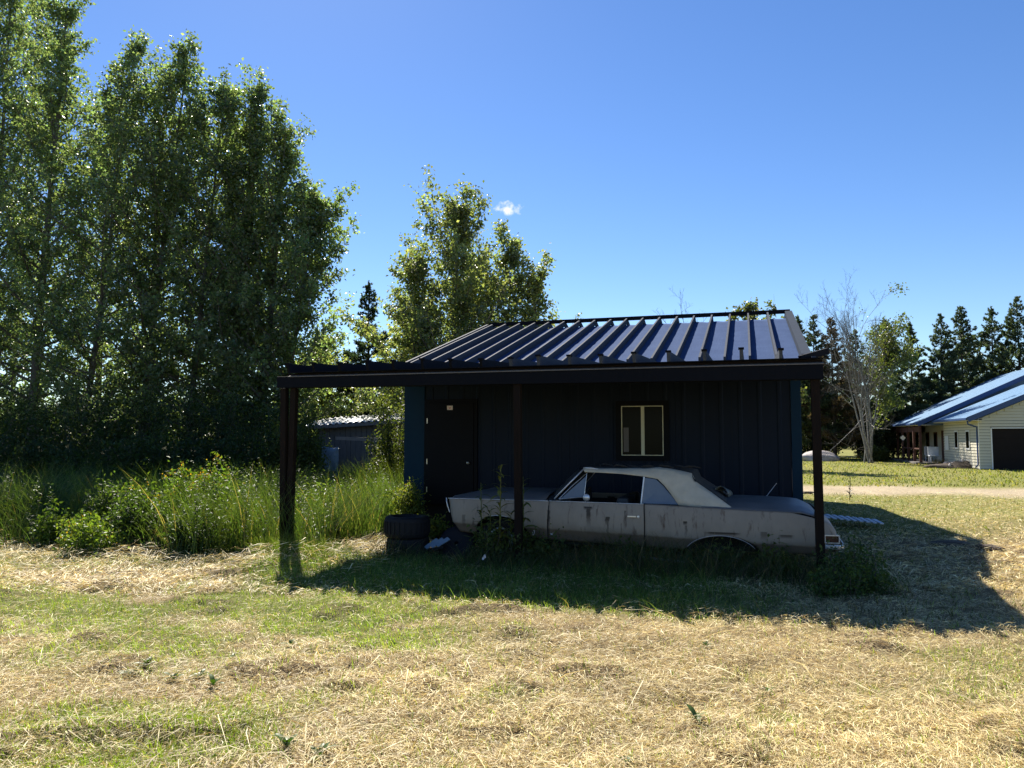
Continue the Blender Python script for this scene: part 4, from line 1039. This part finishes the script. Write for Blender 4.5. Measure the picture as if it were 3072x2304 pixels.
def shrub(name, x, y, H, R, label, group, seed, n=3500, leaf=.07, base=(.04,.065,.02), matn='leafdull', cat='shrub', flowers=0):
    rg = np.random.default_rng(seed); root = empty(name, (x, y, float(terrain(x, y))), 0, label, cat, group)
    mb = MB(); ns = max(8, int(R*22)); pts = []; tips = []
    for s_ in range(ns):
        az = rg.uniform(0, 6.283); rr = R*rg.random()**.6; p0 = np.array([.25*rr*math.cos(az), .25*rr*math.sin(az), 0]); hh = H*rg.uniform(.55, 1.05)*(1-.35*(rr/R)**2)
        p1 = np.array([.7*rr*math.cos(az), .7*rr*math.sin(az), hh*.6]); p2 = np.array([rr*math.cos(az), rr*math.sin(az), hh]); mb.tube([p0, p1, p2], [.010, .007, .002], 3, False)
        for t in np.linspace(.15, 1, 16):
            pts.append(p0*(1-t)**2+2*p1*t*(1-t)+p2*t*t)
        tips.append(p2)
    pts = np.array(pts); idx = rg.integers(0, len(pts), n)
    P = pts[idx]+rg.normal(0, .075+.03*R, (n, 3)); P[:, 2] = np.abs(P[:, 2])
    T = rg.normal(0, .7, (n, 3))+np.array([0, 0, -.25]); ln = leaf*rg.uniform(.6, 1.3, n)
    V, F = leaf_quads(P, T, rg.normal(0, .6, (n, 3))+np.array([0, 0, .9]), ln, ln*.5)
    mb.build('stems', M['bark'], root); mesh_np('leaves', V, F, M[matn], root, tint_for(n, np.array(base), .35, rg))
    if flowers:
        tips = np.array(tips); m_ = flowers; idx = rg.integers(0, len(tips), m_); P = tips[idx]+rg.normal(0, .05, (m_, 3))+np.array([0, 0, .02]); ln = rg.uniform(.018, .035, m_)
        V, F = leaf_quads(P, rg.normal(0, 1, (m_, 3)), rg.normal(0, 1, (m_, 3)), ln, ln); mesh_np('flowers', V, F, M['flower'], root, tint_for(m_, np.array((.55,.38,.04)), .25, rg))['kind'] = 'stuff'
    return root
GS = 'shrubs under the left hand grove'
for i, (px, D_, ry, R_, lb) in enumerate(((-80,21.0,1240,1.5,'dark shrub at the left frame edge under the grove'),(150,21.6,1330,1.3,'dark shrub around the leaning trunks'),(330,21.2,1300,1.4,'broad leaved shrub with glinting leaves left of the yellow flowers'),
  (470,20.6,1270,1.35,'tallest glinting shrub in the middle under the grove'),(600,21.6,1320,1.3,'shrub directly behind the yellow flowers'),(740,21.2,1290,1.3,'dark shrub left of the double post'),(850,22.4,1200,1.4,'tall dark shrub behind the double post'),(240,23.6,1150,1.8,'dark sapling thicket behind the leaning trunks'),(640,24.0,1120,1.9,'dark sapling thicket behind the middle of the grove'),(60,24.5,1130,1.8,'dark sapling thicket behind the left frame edge'),(440,24.5,1130,1.8,'dark sapling thicket behind the glinting shrubs'))):
    shrub('shrub', at(px, D_), D_, top(ry, D_), R_, lb, GS, 150+i, 6500, .115, (.040,.066,.024))
for i, (px, D_, ry, R_, lb) in enumerate(((905,21,1190,.8,'leafy bush just right of the double post'),(1190,20.5,1150,.75,'bright bush with white glinting leaves against the shed corner'),(1175,21.5,1290,.7,'low bush between the outbuilding and the shed'),(1035,27,1150,1.6,'pale green thicket behind the outbuilding'),(1190,28,1180,1.6,'pale thicket behind the shed corner'),(880,21,1230,1.0,'shadowy bush left of the tarpaulin'))):
    shrub('bush', at(px, D_), D_, top(ry, D_), R_, lb, None, 170+i, 5200, .09, (.075,.10,.03))
GB = 'dark bushes at the foot of the pines'
for i, (px, D_, ry, R_, lb) in enumerate(((2420,62,1230,1.6,'dark bush behind the boulders'),(2490,61.5,1180,1.7,'dark bush left of the birch foot'),(2600,56,1200,2.0,'wide dark bush right of the birch foot'),(2680,57,1180,1.9,'dark bush left of the diamond sign'),(2625,53,1340,.8,'low pale green bush at the birch foot'),(2730,61,1240,1.8,'leafy bush behind the porch posts'),(2300,64,1200,2.0,'dark bush hidden behind the shed corner'))):
    shrub('bush', at(px, D_), D_, top(ry, D_), R_, lb, GB, 190+i, 3800, .20, (.030,.046,.020) if i != 4 else (.07,.09,.03))
# far woods that read as one mass
def farwood():
    rg = np.random.default_rng(5); n = 60000
    a = rg.uniform(-1.05, 1.05, n); D_ = rg.uniform(105, 150, n); x = D_*np.tan(a); hmax = 4.0+3.4*fbm(x*.06, D_*0, 5)+1.2*vnoise(x*.5, D_*.1, 6)
    z = hmax*rg.random(n)**.7; P = np.stack([x, D_, z], 1); ln = rg.uniform(.5, 1.1, n)
    V, F = leaf_quads(P, rg.normal(0, 1, (n, 3)), rg.normal(0, 1, (n, 3)), ln, ln*.7)
    o = mesh_np('far_woods', V, F, M['leafdull'], tint=tint_for(n, np.array((.04,.06,.025)), .3, rg)); tag(o, 'low dark far-off woods along the horizon', 'woods', kind='stuff')
farwood()

# ---------------------------------------------------------------- weeds and flowers
GF = 'goldenrod and leafy weeds along the mown edge'
for i, (px, py, ry, R_, lb, fl, bs) in enumerate((
  (260,1660,1560,.50,'bright leafy weed clump with yellow heads at the far left edge of the mown strip',60,(.085,.13,.025)),
  (190,1640,1520,.40,'small leafy weed left of the bright clump',20,(.06,.10,.02)),
  (395,1640,1480,.45,'dark leafy weed right of the bright clump',0,(.04,.07,.02)),
  (520,1625,1395,.42,'tall goldenrod clump left of the flower row',160,(.075,.125,.022)),
  (590,1625,1380,.40,'tall goldenrod clump with the most yellow heads',220,(.08,.13,.022)),
  (640,1630,1385,.35,'goldenrod clump at the right end of the flower row',160,(.075,.125,.022)),
  (430,1630,1435,.35,'goldenrod clump standing apart to the left of the flower row',60,(.06,.10,.02)),
  (30,1600,1480,.5,'dark weeds at the left frame edge',0,(.035,.06,.02)),
  (320,1610,1440,.5,'dark leafy weed clump behind the bright left one',0,(.045,.075,.02)),
  (470,1640,1510,.45,'low dark weed clump under the leftmost goldenrod',0,(.045,.075,.02)),
  (120,1600,1450,.5,'shaded leafy weed clump near the leaning trunks',0,(.04,.065,.02)),
  (560,1660,1560,.35,'small shaded weed clump at the mown edge below the goldenrod',0,(.05,.08,.02)),
  (790,1630,1480,.4,'leafy weed clump between the bright tussock and the double post',0,(.06,.10,.025)),
  (700,1600,1420,.4,'pale stemmed weed clump behind the brightest tussock',12,(.07,.11,.025)),
  (940,1600,1450,.45,'leafy weed clump just right of the double post foot',0,(.07,.11,.03)),
  (1000,1560,1430,.5,'leafy weeds under the lean-to left of the tyres',0,(.06,.10,.025)),
  (1235,1590,1440,.35,'sunlit yellowish weeds by the shed corner behind the tyres',40,(.10,.13,.03)),
  (1310,1610,1555,.2,'small sunlit weeds between tyres and car nose',10,(.12,.15,.03)))):
    p = pg(px, py, 0); H_ = top(ry, p.y)
    shrub('weed_clump', p.x, p.y, H_, R_, lb, GF, 210+i, 2600 if R_ > .3 else 1000, .065, tuple(v*1.35 for v in bs), flowers=fl, cat='weeds')
def stalk(name, px, d, ry, foot, label, seed, nl, ll, base, spread=.03, group=None):
    """tall single weed: stem with separate leaves"""
    rg = random.Random(seed); u, h = pix(px, ry, d); x, y, _ = W(u, d); z0 = float(terrain(x, y))
    H_ = h-z0; root = empty(name, (x, y, z0), rg.random()*6, label, 'weed', group)
    m1 = mat('weed green', base, .5, noise=((base[0]*1.5, base[1]*1.4, base[2]), 12, .3), trans=((base[0]*2.2, base[1]*2.4, base[2]), .35))
    sx = rg.uniform(-spread, spread); MB().tube([(0,0,0),(sx,0,H_*.5),(sx*1.5,sx,H_)], [.012,.009,.003], 5).build('stem', m1, root)
    lm = None
    for k in range(nl):
        t = .12+.88*k/nl; L_ = ll*(1-.55*t)*rg.uniform(.8, 1.2)
        if lm is None:
            rows = [[(x_*1.0, -w_/2, z_-.01), (x_, 0, z_), (x_, w_/2, z_-.01)] for x_, w_, z_ in ((0,.02,0),(.25,.20,.08),(.55,.26,.05),(.8,.16,-.07),(1,.01,-.22))]
            o = MB().grid(rows).build('leaf', m1, root, smooth=True); lm = o
        else:
            o = lm.copy(); C.objects.link(o); o.parent = root
        o.location = (sx*t*1.2, 0, H_*t); o.rotation_euler = (rg.uniform(-.3,.3), rg.uniform(-.9,.25), k*2.4+rg.uniform(-.3,.3)); o.scale = (L_, L_*rg.uniform(.7,1.1), L_)
    return root
GW_ = 'tall leafy weeds in front of the car'
stalk('leafy_weed', 1441, 10.15, 1448, 0, 'leafy weed stalk left of the front wheel', 1, 22, .28, (.10,.13,.03), group=GW_)
stalk('leafy_weed', 1498, 10.05, 1392, 0, 'tallest leafy weed stalk in front of the front wheel', 2, 44, .27, (.16,.17,.035), .015, group=GW_)
stalk('leafy_weed', 1570, 10.10, 1430, 0, 'leafy weed stalk just right of the middle post', 3, 30, .27, (.10,.13,.03), group=GW_)
stalk('leafy_weed', 1470, 10.2, 1520, 0, 'short leafy weed left of the tallest stalk', 4, 20, .26, (.11,.13,.03), group=GW_)
stalk('leafy_weed', 1535, 10.12, 1540, 0, 'short leafy weed against the middle post', 5, 20, .27, (.11,.13,.03), group=GW_)
for i, (px, d, ry, R_, lb) in enumerate(((1470,10.0,1560,.20,'leafy weed clump hiding the lower left of the front wheel'),(1560,10.0,1575,.20,'leafy weed clump at the foot of the middle post'),(1640,10.1,1610,.18,'low weed clump under the front edge of the car door'),(1905,10.15,1640,.20,'low weed clump under the rear edge of the car door'),(2180,10.1,1640,.24,'weed clump standing in the empty rear wheel arch'),(2330,10.0,1640,.22,'weed clump under the rear wing of the car'))):
    u, h = pix(px, ry, d); x, y, _ = W(u, d)
    shrub('weed_clump', x, y, max(.25, h), R_, lb, 'weeds along the flank of the car', 260+i, 700, .06, (.075,.105,.03), cat='weeds')
p = inv(pg(2545, 1505, 0)); stalk('dead_weed', 2547, p[1], 1425, 0, 'single dark weed stalk standing on the lawn beside the shadow edge', 6, 26, .16, (.05,.04,.025), .05)
for i, (px, d, ry, R_, lb) in enumerate(((2525,9.6,1620,.20,'dark green weed clump right beside the right post'),(2590,9.9,1615,.28,'broad dark weed clump right of the car tail'),(2550,9.1,1700,.24,'low weed clump in front of the right post'),(2625,9.3,1705,.22,'low weeds at the right end of the dark clump'),(2480,8.95,1720,.16,'low weeds around the foot of the right post'))):
    u, h = pix(px, ry, d); x, y, _ = W(u, d)
    shrub('weed_clump', x, y, max(.25, h), R_, lb, 'weeds around the right post', 240+i, 620, .05, (.06,.10,.03), cat='weeds')

# ---------------------------------------------------------------- grass
def straw(n, ymin, ymax, seed, lmin, lmax, wd, cond, lift=.03, colr=((.65,.55,.27),(.38,.29,.15),(.84,.75,.43)), name='cut_hay', label='dry mown hay lying over the foreground', powr=1.6):
    rg = np.random.default_rng(seed)
    t = rg.random(n); y = (ymin**(1-powr)+(ymax**(1-powr)-ymin**(1-powr))*t)**(1/(1-powr)); x = (rg.random(n)*2-1)*(y*.80+1.2)
    k = rg.random(n) < cond(x, y); x = x[k]; y = y[k]; n = len(x)
    sw = (fbm(x*.7, y*.7, 91)-.5)*9; az = sw+rg.normal(0, .9, n)
    cl = sm(.45, .75, fbm(x*2.1, y*2.1, 93))
    L_ = rg.uniform(lmin, lmax, n)*(.7+.6*rg.random(n)**3); el = rg.normal(.03, .22, n)+.12*rg.random(n)**4*6*.3
    z = terrain(x, y)+rg.random(n)**1.5*lift*(1+1.5*cl)
    dr = np.stack([np.cos(az)*np.cos(el), np.sin(az)*np.cos(el), np.sin(el)], 1); P = np.stack([x, y, z], 1)
    side = nrm(np.cross(dr, rg.normal(0, .45, (n, 3))+np.array([0, 0, 1.])))*(wd*(.6+.8*rg.random(n)))[:, None]*.5
    bendv = rg.normal(0, .09, (n, 3))*L_[:, None]+np.array([0, 0, .05])*L_[:, None]
    a = P-dr*L_[:, None]*.5; b = P+dr*L_[:, None]*.5; m_ = P+bendv
    V = np.stack([a, m_-side, m_+side, b], 1).reshape(-1, 3); i = np.arange(n)*4; F = np.concatenate([np.stack([i, i+1, i+2], 1), np.stack([i+1, i+3, i+2], 1)])
    c3 = np.array(colr); ci = rg.random(n); base = np.where(ci[:, None] < .5, c3[0], np.where(ci[:, None] < .78, c3[1], c3[2]))
    pat = .72+.55*fbm(x*1.3, y*1.3, 95); base = base*(pat*(.75+.5*rg.random(n)))[:, None]
    o = mesh_np(name, V, F, M['straw'], tint=np.repeat(base, 4, 0)); return tag(o, label, 'hay', kind='stuff')
def notshade(x, y):
    d = x*ST+y*CT; u = x*CT-y*ST
    inb = (d > 13.4) & (u > -6.4) & (u < .9); tall = (y > 11.9) & (x < -2.5)
    return np.where(inb | tall, 0, 1)
straw(300000, 3.0, 9.5, 1, .04, .14, .0042, lambda x, y: notshade(x, y)*(1-.72*green(x, y)-.2*(green(x, y) > .97)), lift=.035)
straw(110000, 8.5, 24, 2, .10, .22, .011, lambda x, y: notshade(x, y)*(1-.6*green(x, y))*(1-.8*track(x, y)), lift=.03, name='cut_hay', label='dry clippings on the lawn beyond the shadow', powr=1.3)
# long stalks and heaps near the left
straw(5500, 3.0, 9.0, 3, .22, .55, .0055, lambda x, y: sm(.5, .68, fbm(x*.8+5, y*1.4, 77))*.9+.06, lift=.06, name='long_stalks', label='long bleached stalks lying in the mown strip')
straw(14000, 9.6, 12.6, 4, .15, .45, .008, lambda x, y: (x < -1.5)*1.0, lift=.10, name='hay_windrow', label='thick pale hay windrow along the unmown edge at left', powr=1.1)

def turf(n, ymin, ymax, seed, hmin, hmax, wd, cond, name, label, colr=((.20,.30,.045),(.30,.36,.08),(.13,.23,.035)), seg=2, powr=1.5, lean=(.2, .9), xr=None):
    rg = np.random.default_rng(seed)
    t = rg.random(n); y = (ymin**(1-powr)+(ymax**(1-powr)-ymin**(1-powr))*t)**(1/(1-powr))
    x = (rg.random(n)*2-1)*(y*.75+1.0) if xr is None else xr[0]+(xr[1]-xr[0])*rg.random(n)
    k = rg.random(n) < cond(x, y); x = x[k]; y = y[k]; n = len(x)
    pt = fbm(x*2.3, y*2.3, 97); H_ = rg.uniform(hmin, hmax, n)*((.55+.9*pt) if hmax < .4 else (.30+1.15*sm(.25, .75, fbm(x*1.1, y*.9, 99)))); P = np.stack([x, y, terrain(x, y)-.005], 1)
    V, F, m_ = blades(P, H_, rg.uniform(0, 6.283, n), rg.uniform(lean[0], lean[1], n), wd*(.6+.8*rg.random(n)), seg)
    c3 = np.array(colr); ci = rg.random(n)[:, None]; base = np.where(ci < .5, c3[0], np.where(ci < .8, c3[1], c3[2]))*(.6+.8*rg.random((n, 1)))*(.55+.9*fbm(x*.9+4, y*.9, 123))[:, None]
    deadb = (rg.random(n) < .05)[:, None]; base = np.where(deadb, np.array([.34,.27,.13]), base)
    o = mesh_np(name, V, F, M['grass'], tint=np.repeat(base, m_, 0)); return tag(o, label, 'grass', kind='stuff')
turf(200000, 3.0, 10.9, 11, .03, .09, .0055, lambda x, y: notshade(x, y)*np.maximum(green(x, y)**1.2, .08), 'short_grass', 'short green grass growing through the cut hay')
turf(60000, 10.5, 30, 12, .04, .09, .014, lambda x, y: notshade(x, y)*green(x, y)*(1-track(x, y)), 'lawn_grass', 'short lawn grass right of the shed', colr=((.12,.15,.035),(.19,.18,.06),(.08,.12,.025)), powr=1.2)
turf(40000, 26, 62, 18, .05, .12, .045, lambda x, y: (x > 6)*(1-track(x, y))*.6, 'far_lawn', 'short lawn between the gravel track and the house', colr=((.17,.20,.055),(.26,.25,.09),(.13,.17,.045)), powr=1.1, xr=(5, 44))
def tallc(x, y):
    d = x*ST+y*CT; u = x*CT-y*ST
    edge = 11.5-.9*sm(-6.5, -3.5, x)+.5*(fbm(x*.8, y*0, 33)-.5)*2
    z1 = (x < -2.75)*sm(0, .5, y-edge)*sm(23, 21, y)
    z2 = (u < -6.35)*(x > -4.2)*sm(11.6, 12.3, y)
    inb = (d > 13.5) & (u > -6.3)
    return np.where(inb, 0, np.maximum(z1*.9, z2)*(.25+.75*sm(.3, .55, fbm(x*1.3, y*1.1, 98))))
turf(80000, 10.3, 23, 13, .45, 1.05, .012, tallc, 'tall_grass', 'tall unmown grass in front of the grove and beside the shed', colr=((.075,.13,.032),(.11,.15,.045),(.05,.09,.025)), seg=4, powr=1.5, lean=(.1, .95), xr=(-17, -1.8))
turf(14000, 17, 27, 14, .35, .8, .02, lambda x, y: ((x*CT-y*ST) < -6.5)*1.0, 'tall_grass', 'tall grass around the old outbuilding', colr=((.06,.10,.02),(.09,.13,.03),(.045,.075,.018)), seg=3, powr=1.2, lean=(.05, .5), xr=(-9, -1))
def leafy_mass():
    rg = np.random.default_rng(77); n = 2600; x = rg.uniform(-15, -2.2, n); y = 10.9+9*rg.random(n)**1.5
    k = rg.random(n) < tallc(x, y)*sm(.42, .6, fbm(x*.9+9, y*.9, 131)); x = x[k]; y = y[k]; m = len(x); nl = 34
    H_ = rg.uniform(.45, 1.25, m)*(.5+.9*fbm(x*1.1, y*.9, 99)); lx = rg.normal(0, .12, m); ly = rg.normal(0, .12, m); z0 = terrain(x, y)
    t = np.tile(np.linspace(.12, 1, nl), m); X_ = np.repeat(x, nl)+np.repeat(lx, nl)*t; Y_ = np.repeat(y, nl)+np.repeat(ly, nl)*t; Z_ = np.repeat(z0, nl)+np.repeat(H_, nl)*t
    P = np.stack([X_, Y_, Z_], 1); az = np.tile(np.arange(nl)*2.4, m)+rg.normal(0, .3, m*nl)
    T = np.stack([np.cos(az), np.sin(az), rg.uniform(-.5, .5, m*nl)], 1); ln = (.11-.06*t)*rg.uniform(.7, 1.3, m*nl)
    V, F = leaf_quads(P, T, np.array([0, 0, 1.])+rg.normal(0, .35, (m*nl, 3)), ln, ln*.34)
    o = mesh_np('leafy_weeds', V, F, M['leafdull'], tint=tint_for(m*nl, np.array((.085,.135,.032)), .4, rg)*np.repeat(np.repeat(rg.uniform(.55, 1.25, m), nl), 4)[:, None])
    tag(o, 'mixed leafy weeds standing among the tall unmown grass', 'weeds', kind='stuff')
leafy_mass()
# bright tussocks
def tussock(px, py, ry, R_, n, label, seed, colr, group='bright grass tussocks at the unmown edge', wd=.009):
    p = pg(px, py, 0); rg = np.random.default_rng(seed); a = rg.uniform(0, 6.283, n); r = R_*rg.random(n)**.7*.5
    P = np.stack([r*np.cos(a), r*np.sin(a), np.zeros(n)], 1); Hh = top(ry, p.y)
    V, F, m_ = blades(P, Hh*rg.uniform(.55, 1.08, n), a+rg.normal(0, .5, n), rg.uniform(.1, .95, n), np.full(n, wd*.75), 4)
    c3 = np.array(colr); base = c3*(.7+.6*rg.random((n, 1)))
    o = mesh_np('grass_tussock', V, F, M['grass'], tint=np.repeat(base, m_, 0)); o.location = (p.x, p.y, float(terrain(p.x, p.y)))
    tag(o, label, 'grass tussock', group)
tussock(725, 1650, 1455, .42, 420, 'brightest yellow green grass tussock left of the double post', 1, (.13,.18,.03))
tussock(600, 1600, 1430, .5, 420, 'grass tussock in front of the goldenrod', 2, (.10,.15,.025))
tussock(660, 1630, 1500, .4, 300, 'lower grass tussock beside the brightest one', 3, (.09,.14,.025))
tussock(930, 1640, 1500, .45, 340, 'arching grass tussock right of the double post', 4, (.07,.12,.03))
tussock(1040, 1590, 1440, .5, 380, 'arching grass tussock between the double post and the tyres', 5, (.08,.12,.03))
tussock(1120, 1560, 1400, .5, 380, 'sunlit grass tussock left of the shed corner', 6, (.12,.16,.035))
tussock(1190, 1530, 1350, .45, 360, 'bright grass tussock against the shed corner', 7, (.14,.18,.04))
tussock(868, 1700, 1610, .45, 240, 'low green grass tuft in front of the double post foot', 18, (.10,.15,.03))
tussock(940, 1700, 1625, .5, 240, 'low sunlit grass tuft on the swell right of the double post', 19, (.12,.16,.035))
tussock(800, 1690, 1600, .4, 220, 'low grass tuft left of the double post foot at the mown edge', 20, (.11,.15,.03))
tussock(1010, 1670, 1600, .4, 200, 'low grass tuft between the double post and the tyre stack', 21, (.12,.17,.04))
tussock(540, 1655, 1560, .35, 160, 'dry pale grass tuft at the foot of the weeds', 8, (.30,.24,.12))
tussock(850, 1670, 1590, .35, 180, 'low grass tuft at the foot of the double post', 9, (.09,.12,.03))
tussock(2840, 1395, 1370, 1.6, 260, 'dry plant tuft beside the rubble heap at the garage corner', 10, (.16,.13,.07), None, .02)
# grass and weeds growing round the car in the shade
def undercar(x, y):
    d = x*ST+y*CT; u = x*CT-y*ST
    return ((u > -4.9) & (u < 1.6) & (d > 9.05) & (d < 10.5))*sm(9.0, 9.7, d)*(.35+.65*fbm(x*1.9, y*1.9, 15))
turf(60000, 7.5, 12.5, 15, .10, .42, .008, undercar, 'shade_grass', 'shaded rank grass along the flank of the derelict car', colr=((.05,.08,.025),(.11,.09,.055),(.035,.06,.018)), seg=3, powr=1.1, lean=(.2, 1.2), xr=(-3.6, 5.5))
def rankc(x, y):
    d = x*ST+y*CT; u = x*CT-y*ST
    return sm(7.55, 8.0, d+.6*(fbm(x*1.9, y*2.3, 47)-.5))*sm(10.2, 9.6, d)*sm(-6.2, -5.5, u)*sm(1.0, -1.6, u)*(.3+.7*fbm(x*2.1, y*2.1, 19))
turf(60000, 7.2, 12.5, 17, .06, .20, .007, rankc, 'rank_grass', 'longer green grass between the mown hay and the car', colr=((.10,.17,.035),(.15,.21,.05),(.07,.12,.03)), seg=3, powr=1.1, lean=(.2, 1.0), xr=(-4.6, 3.5))
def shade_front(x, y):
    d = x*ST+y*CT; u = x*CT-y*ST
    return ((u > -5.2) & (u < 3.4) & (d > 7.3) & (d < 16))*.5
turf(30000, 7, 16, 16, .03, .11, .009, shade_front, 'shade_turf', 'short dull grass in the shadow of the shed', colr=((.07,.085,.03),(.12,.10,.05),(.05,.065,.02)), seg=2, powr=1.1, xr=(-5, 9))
# broad dock leaves in the mown strip
for i, (px, py, s_) in enumerate(((395,2030,.11),(440,2010,.12),(520,2050,.09),(600,2040,.10),(640,2060,.10),(870,1930,.09),(2120,1940,.07),(2300,2070,.09),(2090,2180,.11),(860,2250,.12),(960,2280,.11),(1880,2285,.11),(700,1960,.08),(1170,1790,.08))):
    p = pg(px, py, 0); z0 = float(terrain(p.x, p.y)); r_ = random.Random(i)
    root = empty('dock_plant', (p.x, p.y, z0), r_.random()*6, None, 'weed', 'low broad leaved weeds in the mown hay')
    root['label'] = ['upright dock sprout left of the tall dandelion leaves','largest upright dock sprout in the lower left hay','thin dock sprout in the lower left hay','pointed weed sprout in the green patch edge','dark weed sprout at the edge of the green patch','single weed in the bright green patch','small weed sprout in the middle right hay','lone dark weed in the right foreground hay','leafy weed near the bottom edge right of centre','low weed at the bottom edge left of centre','broad weed at the bottom edge left of centre','broad weed at the bottom edge right of centre','weed sprout between the long stalks and green grass','small weed at the edge of the shed shadow'][i]
    lm = None
    m1 = bpy.data.materials.get('dock leaf') or mat('dock leaf', (.10,.16,.035), .45, noise=((.15,.22,.05), 9, .3), trans=((.25,.40,.06), .5))
    for k in range(7):
        if lm is None:
            rows = [[(x_, -w_/2, z_+.03), (x_, 0, z_), (x_, w_/2, z_+.03)] for x_, w_, z_ in ((0,.06,0),(.3,.30,.12),(.6,.36,.14),(.85,.2,.08),(1,.02,0))]
            o = MB().grid(rows).build('leaf', m1, root, smooth=True); lm = o
        else: o = lm.copy(); C.objects.link(o); o.parent = root
        o.rotation_euler = (0, r_.uniform(-.75, -.1), k*.9+r_.uniform(-.2,.2)); L_ = s_*r_.uniform(.5, 1.0); o.scale = (L_, L_, L_); o.location = (0, 0, .01)
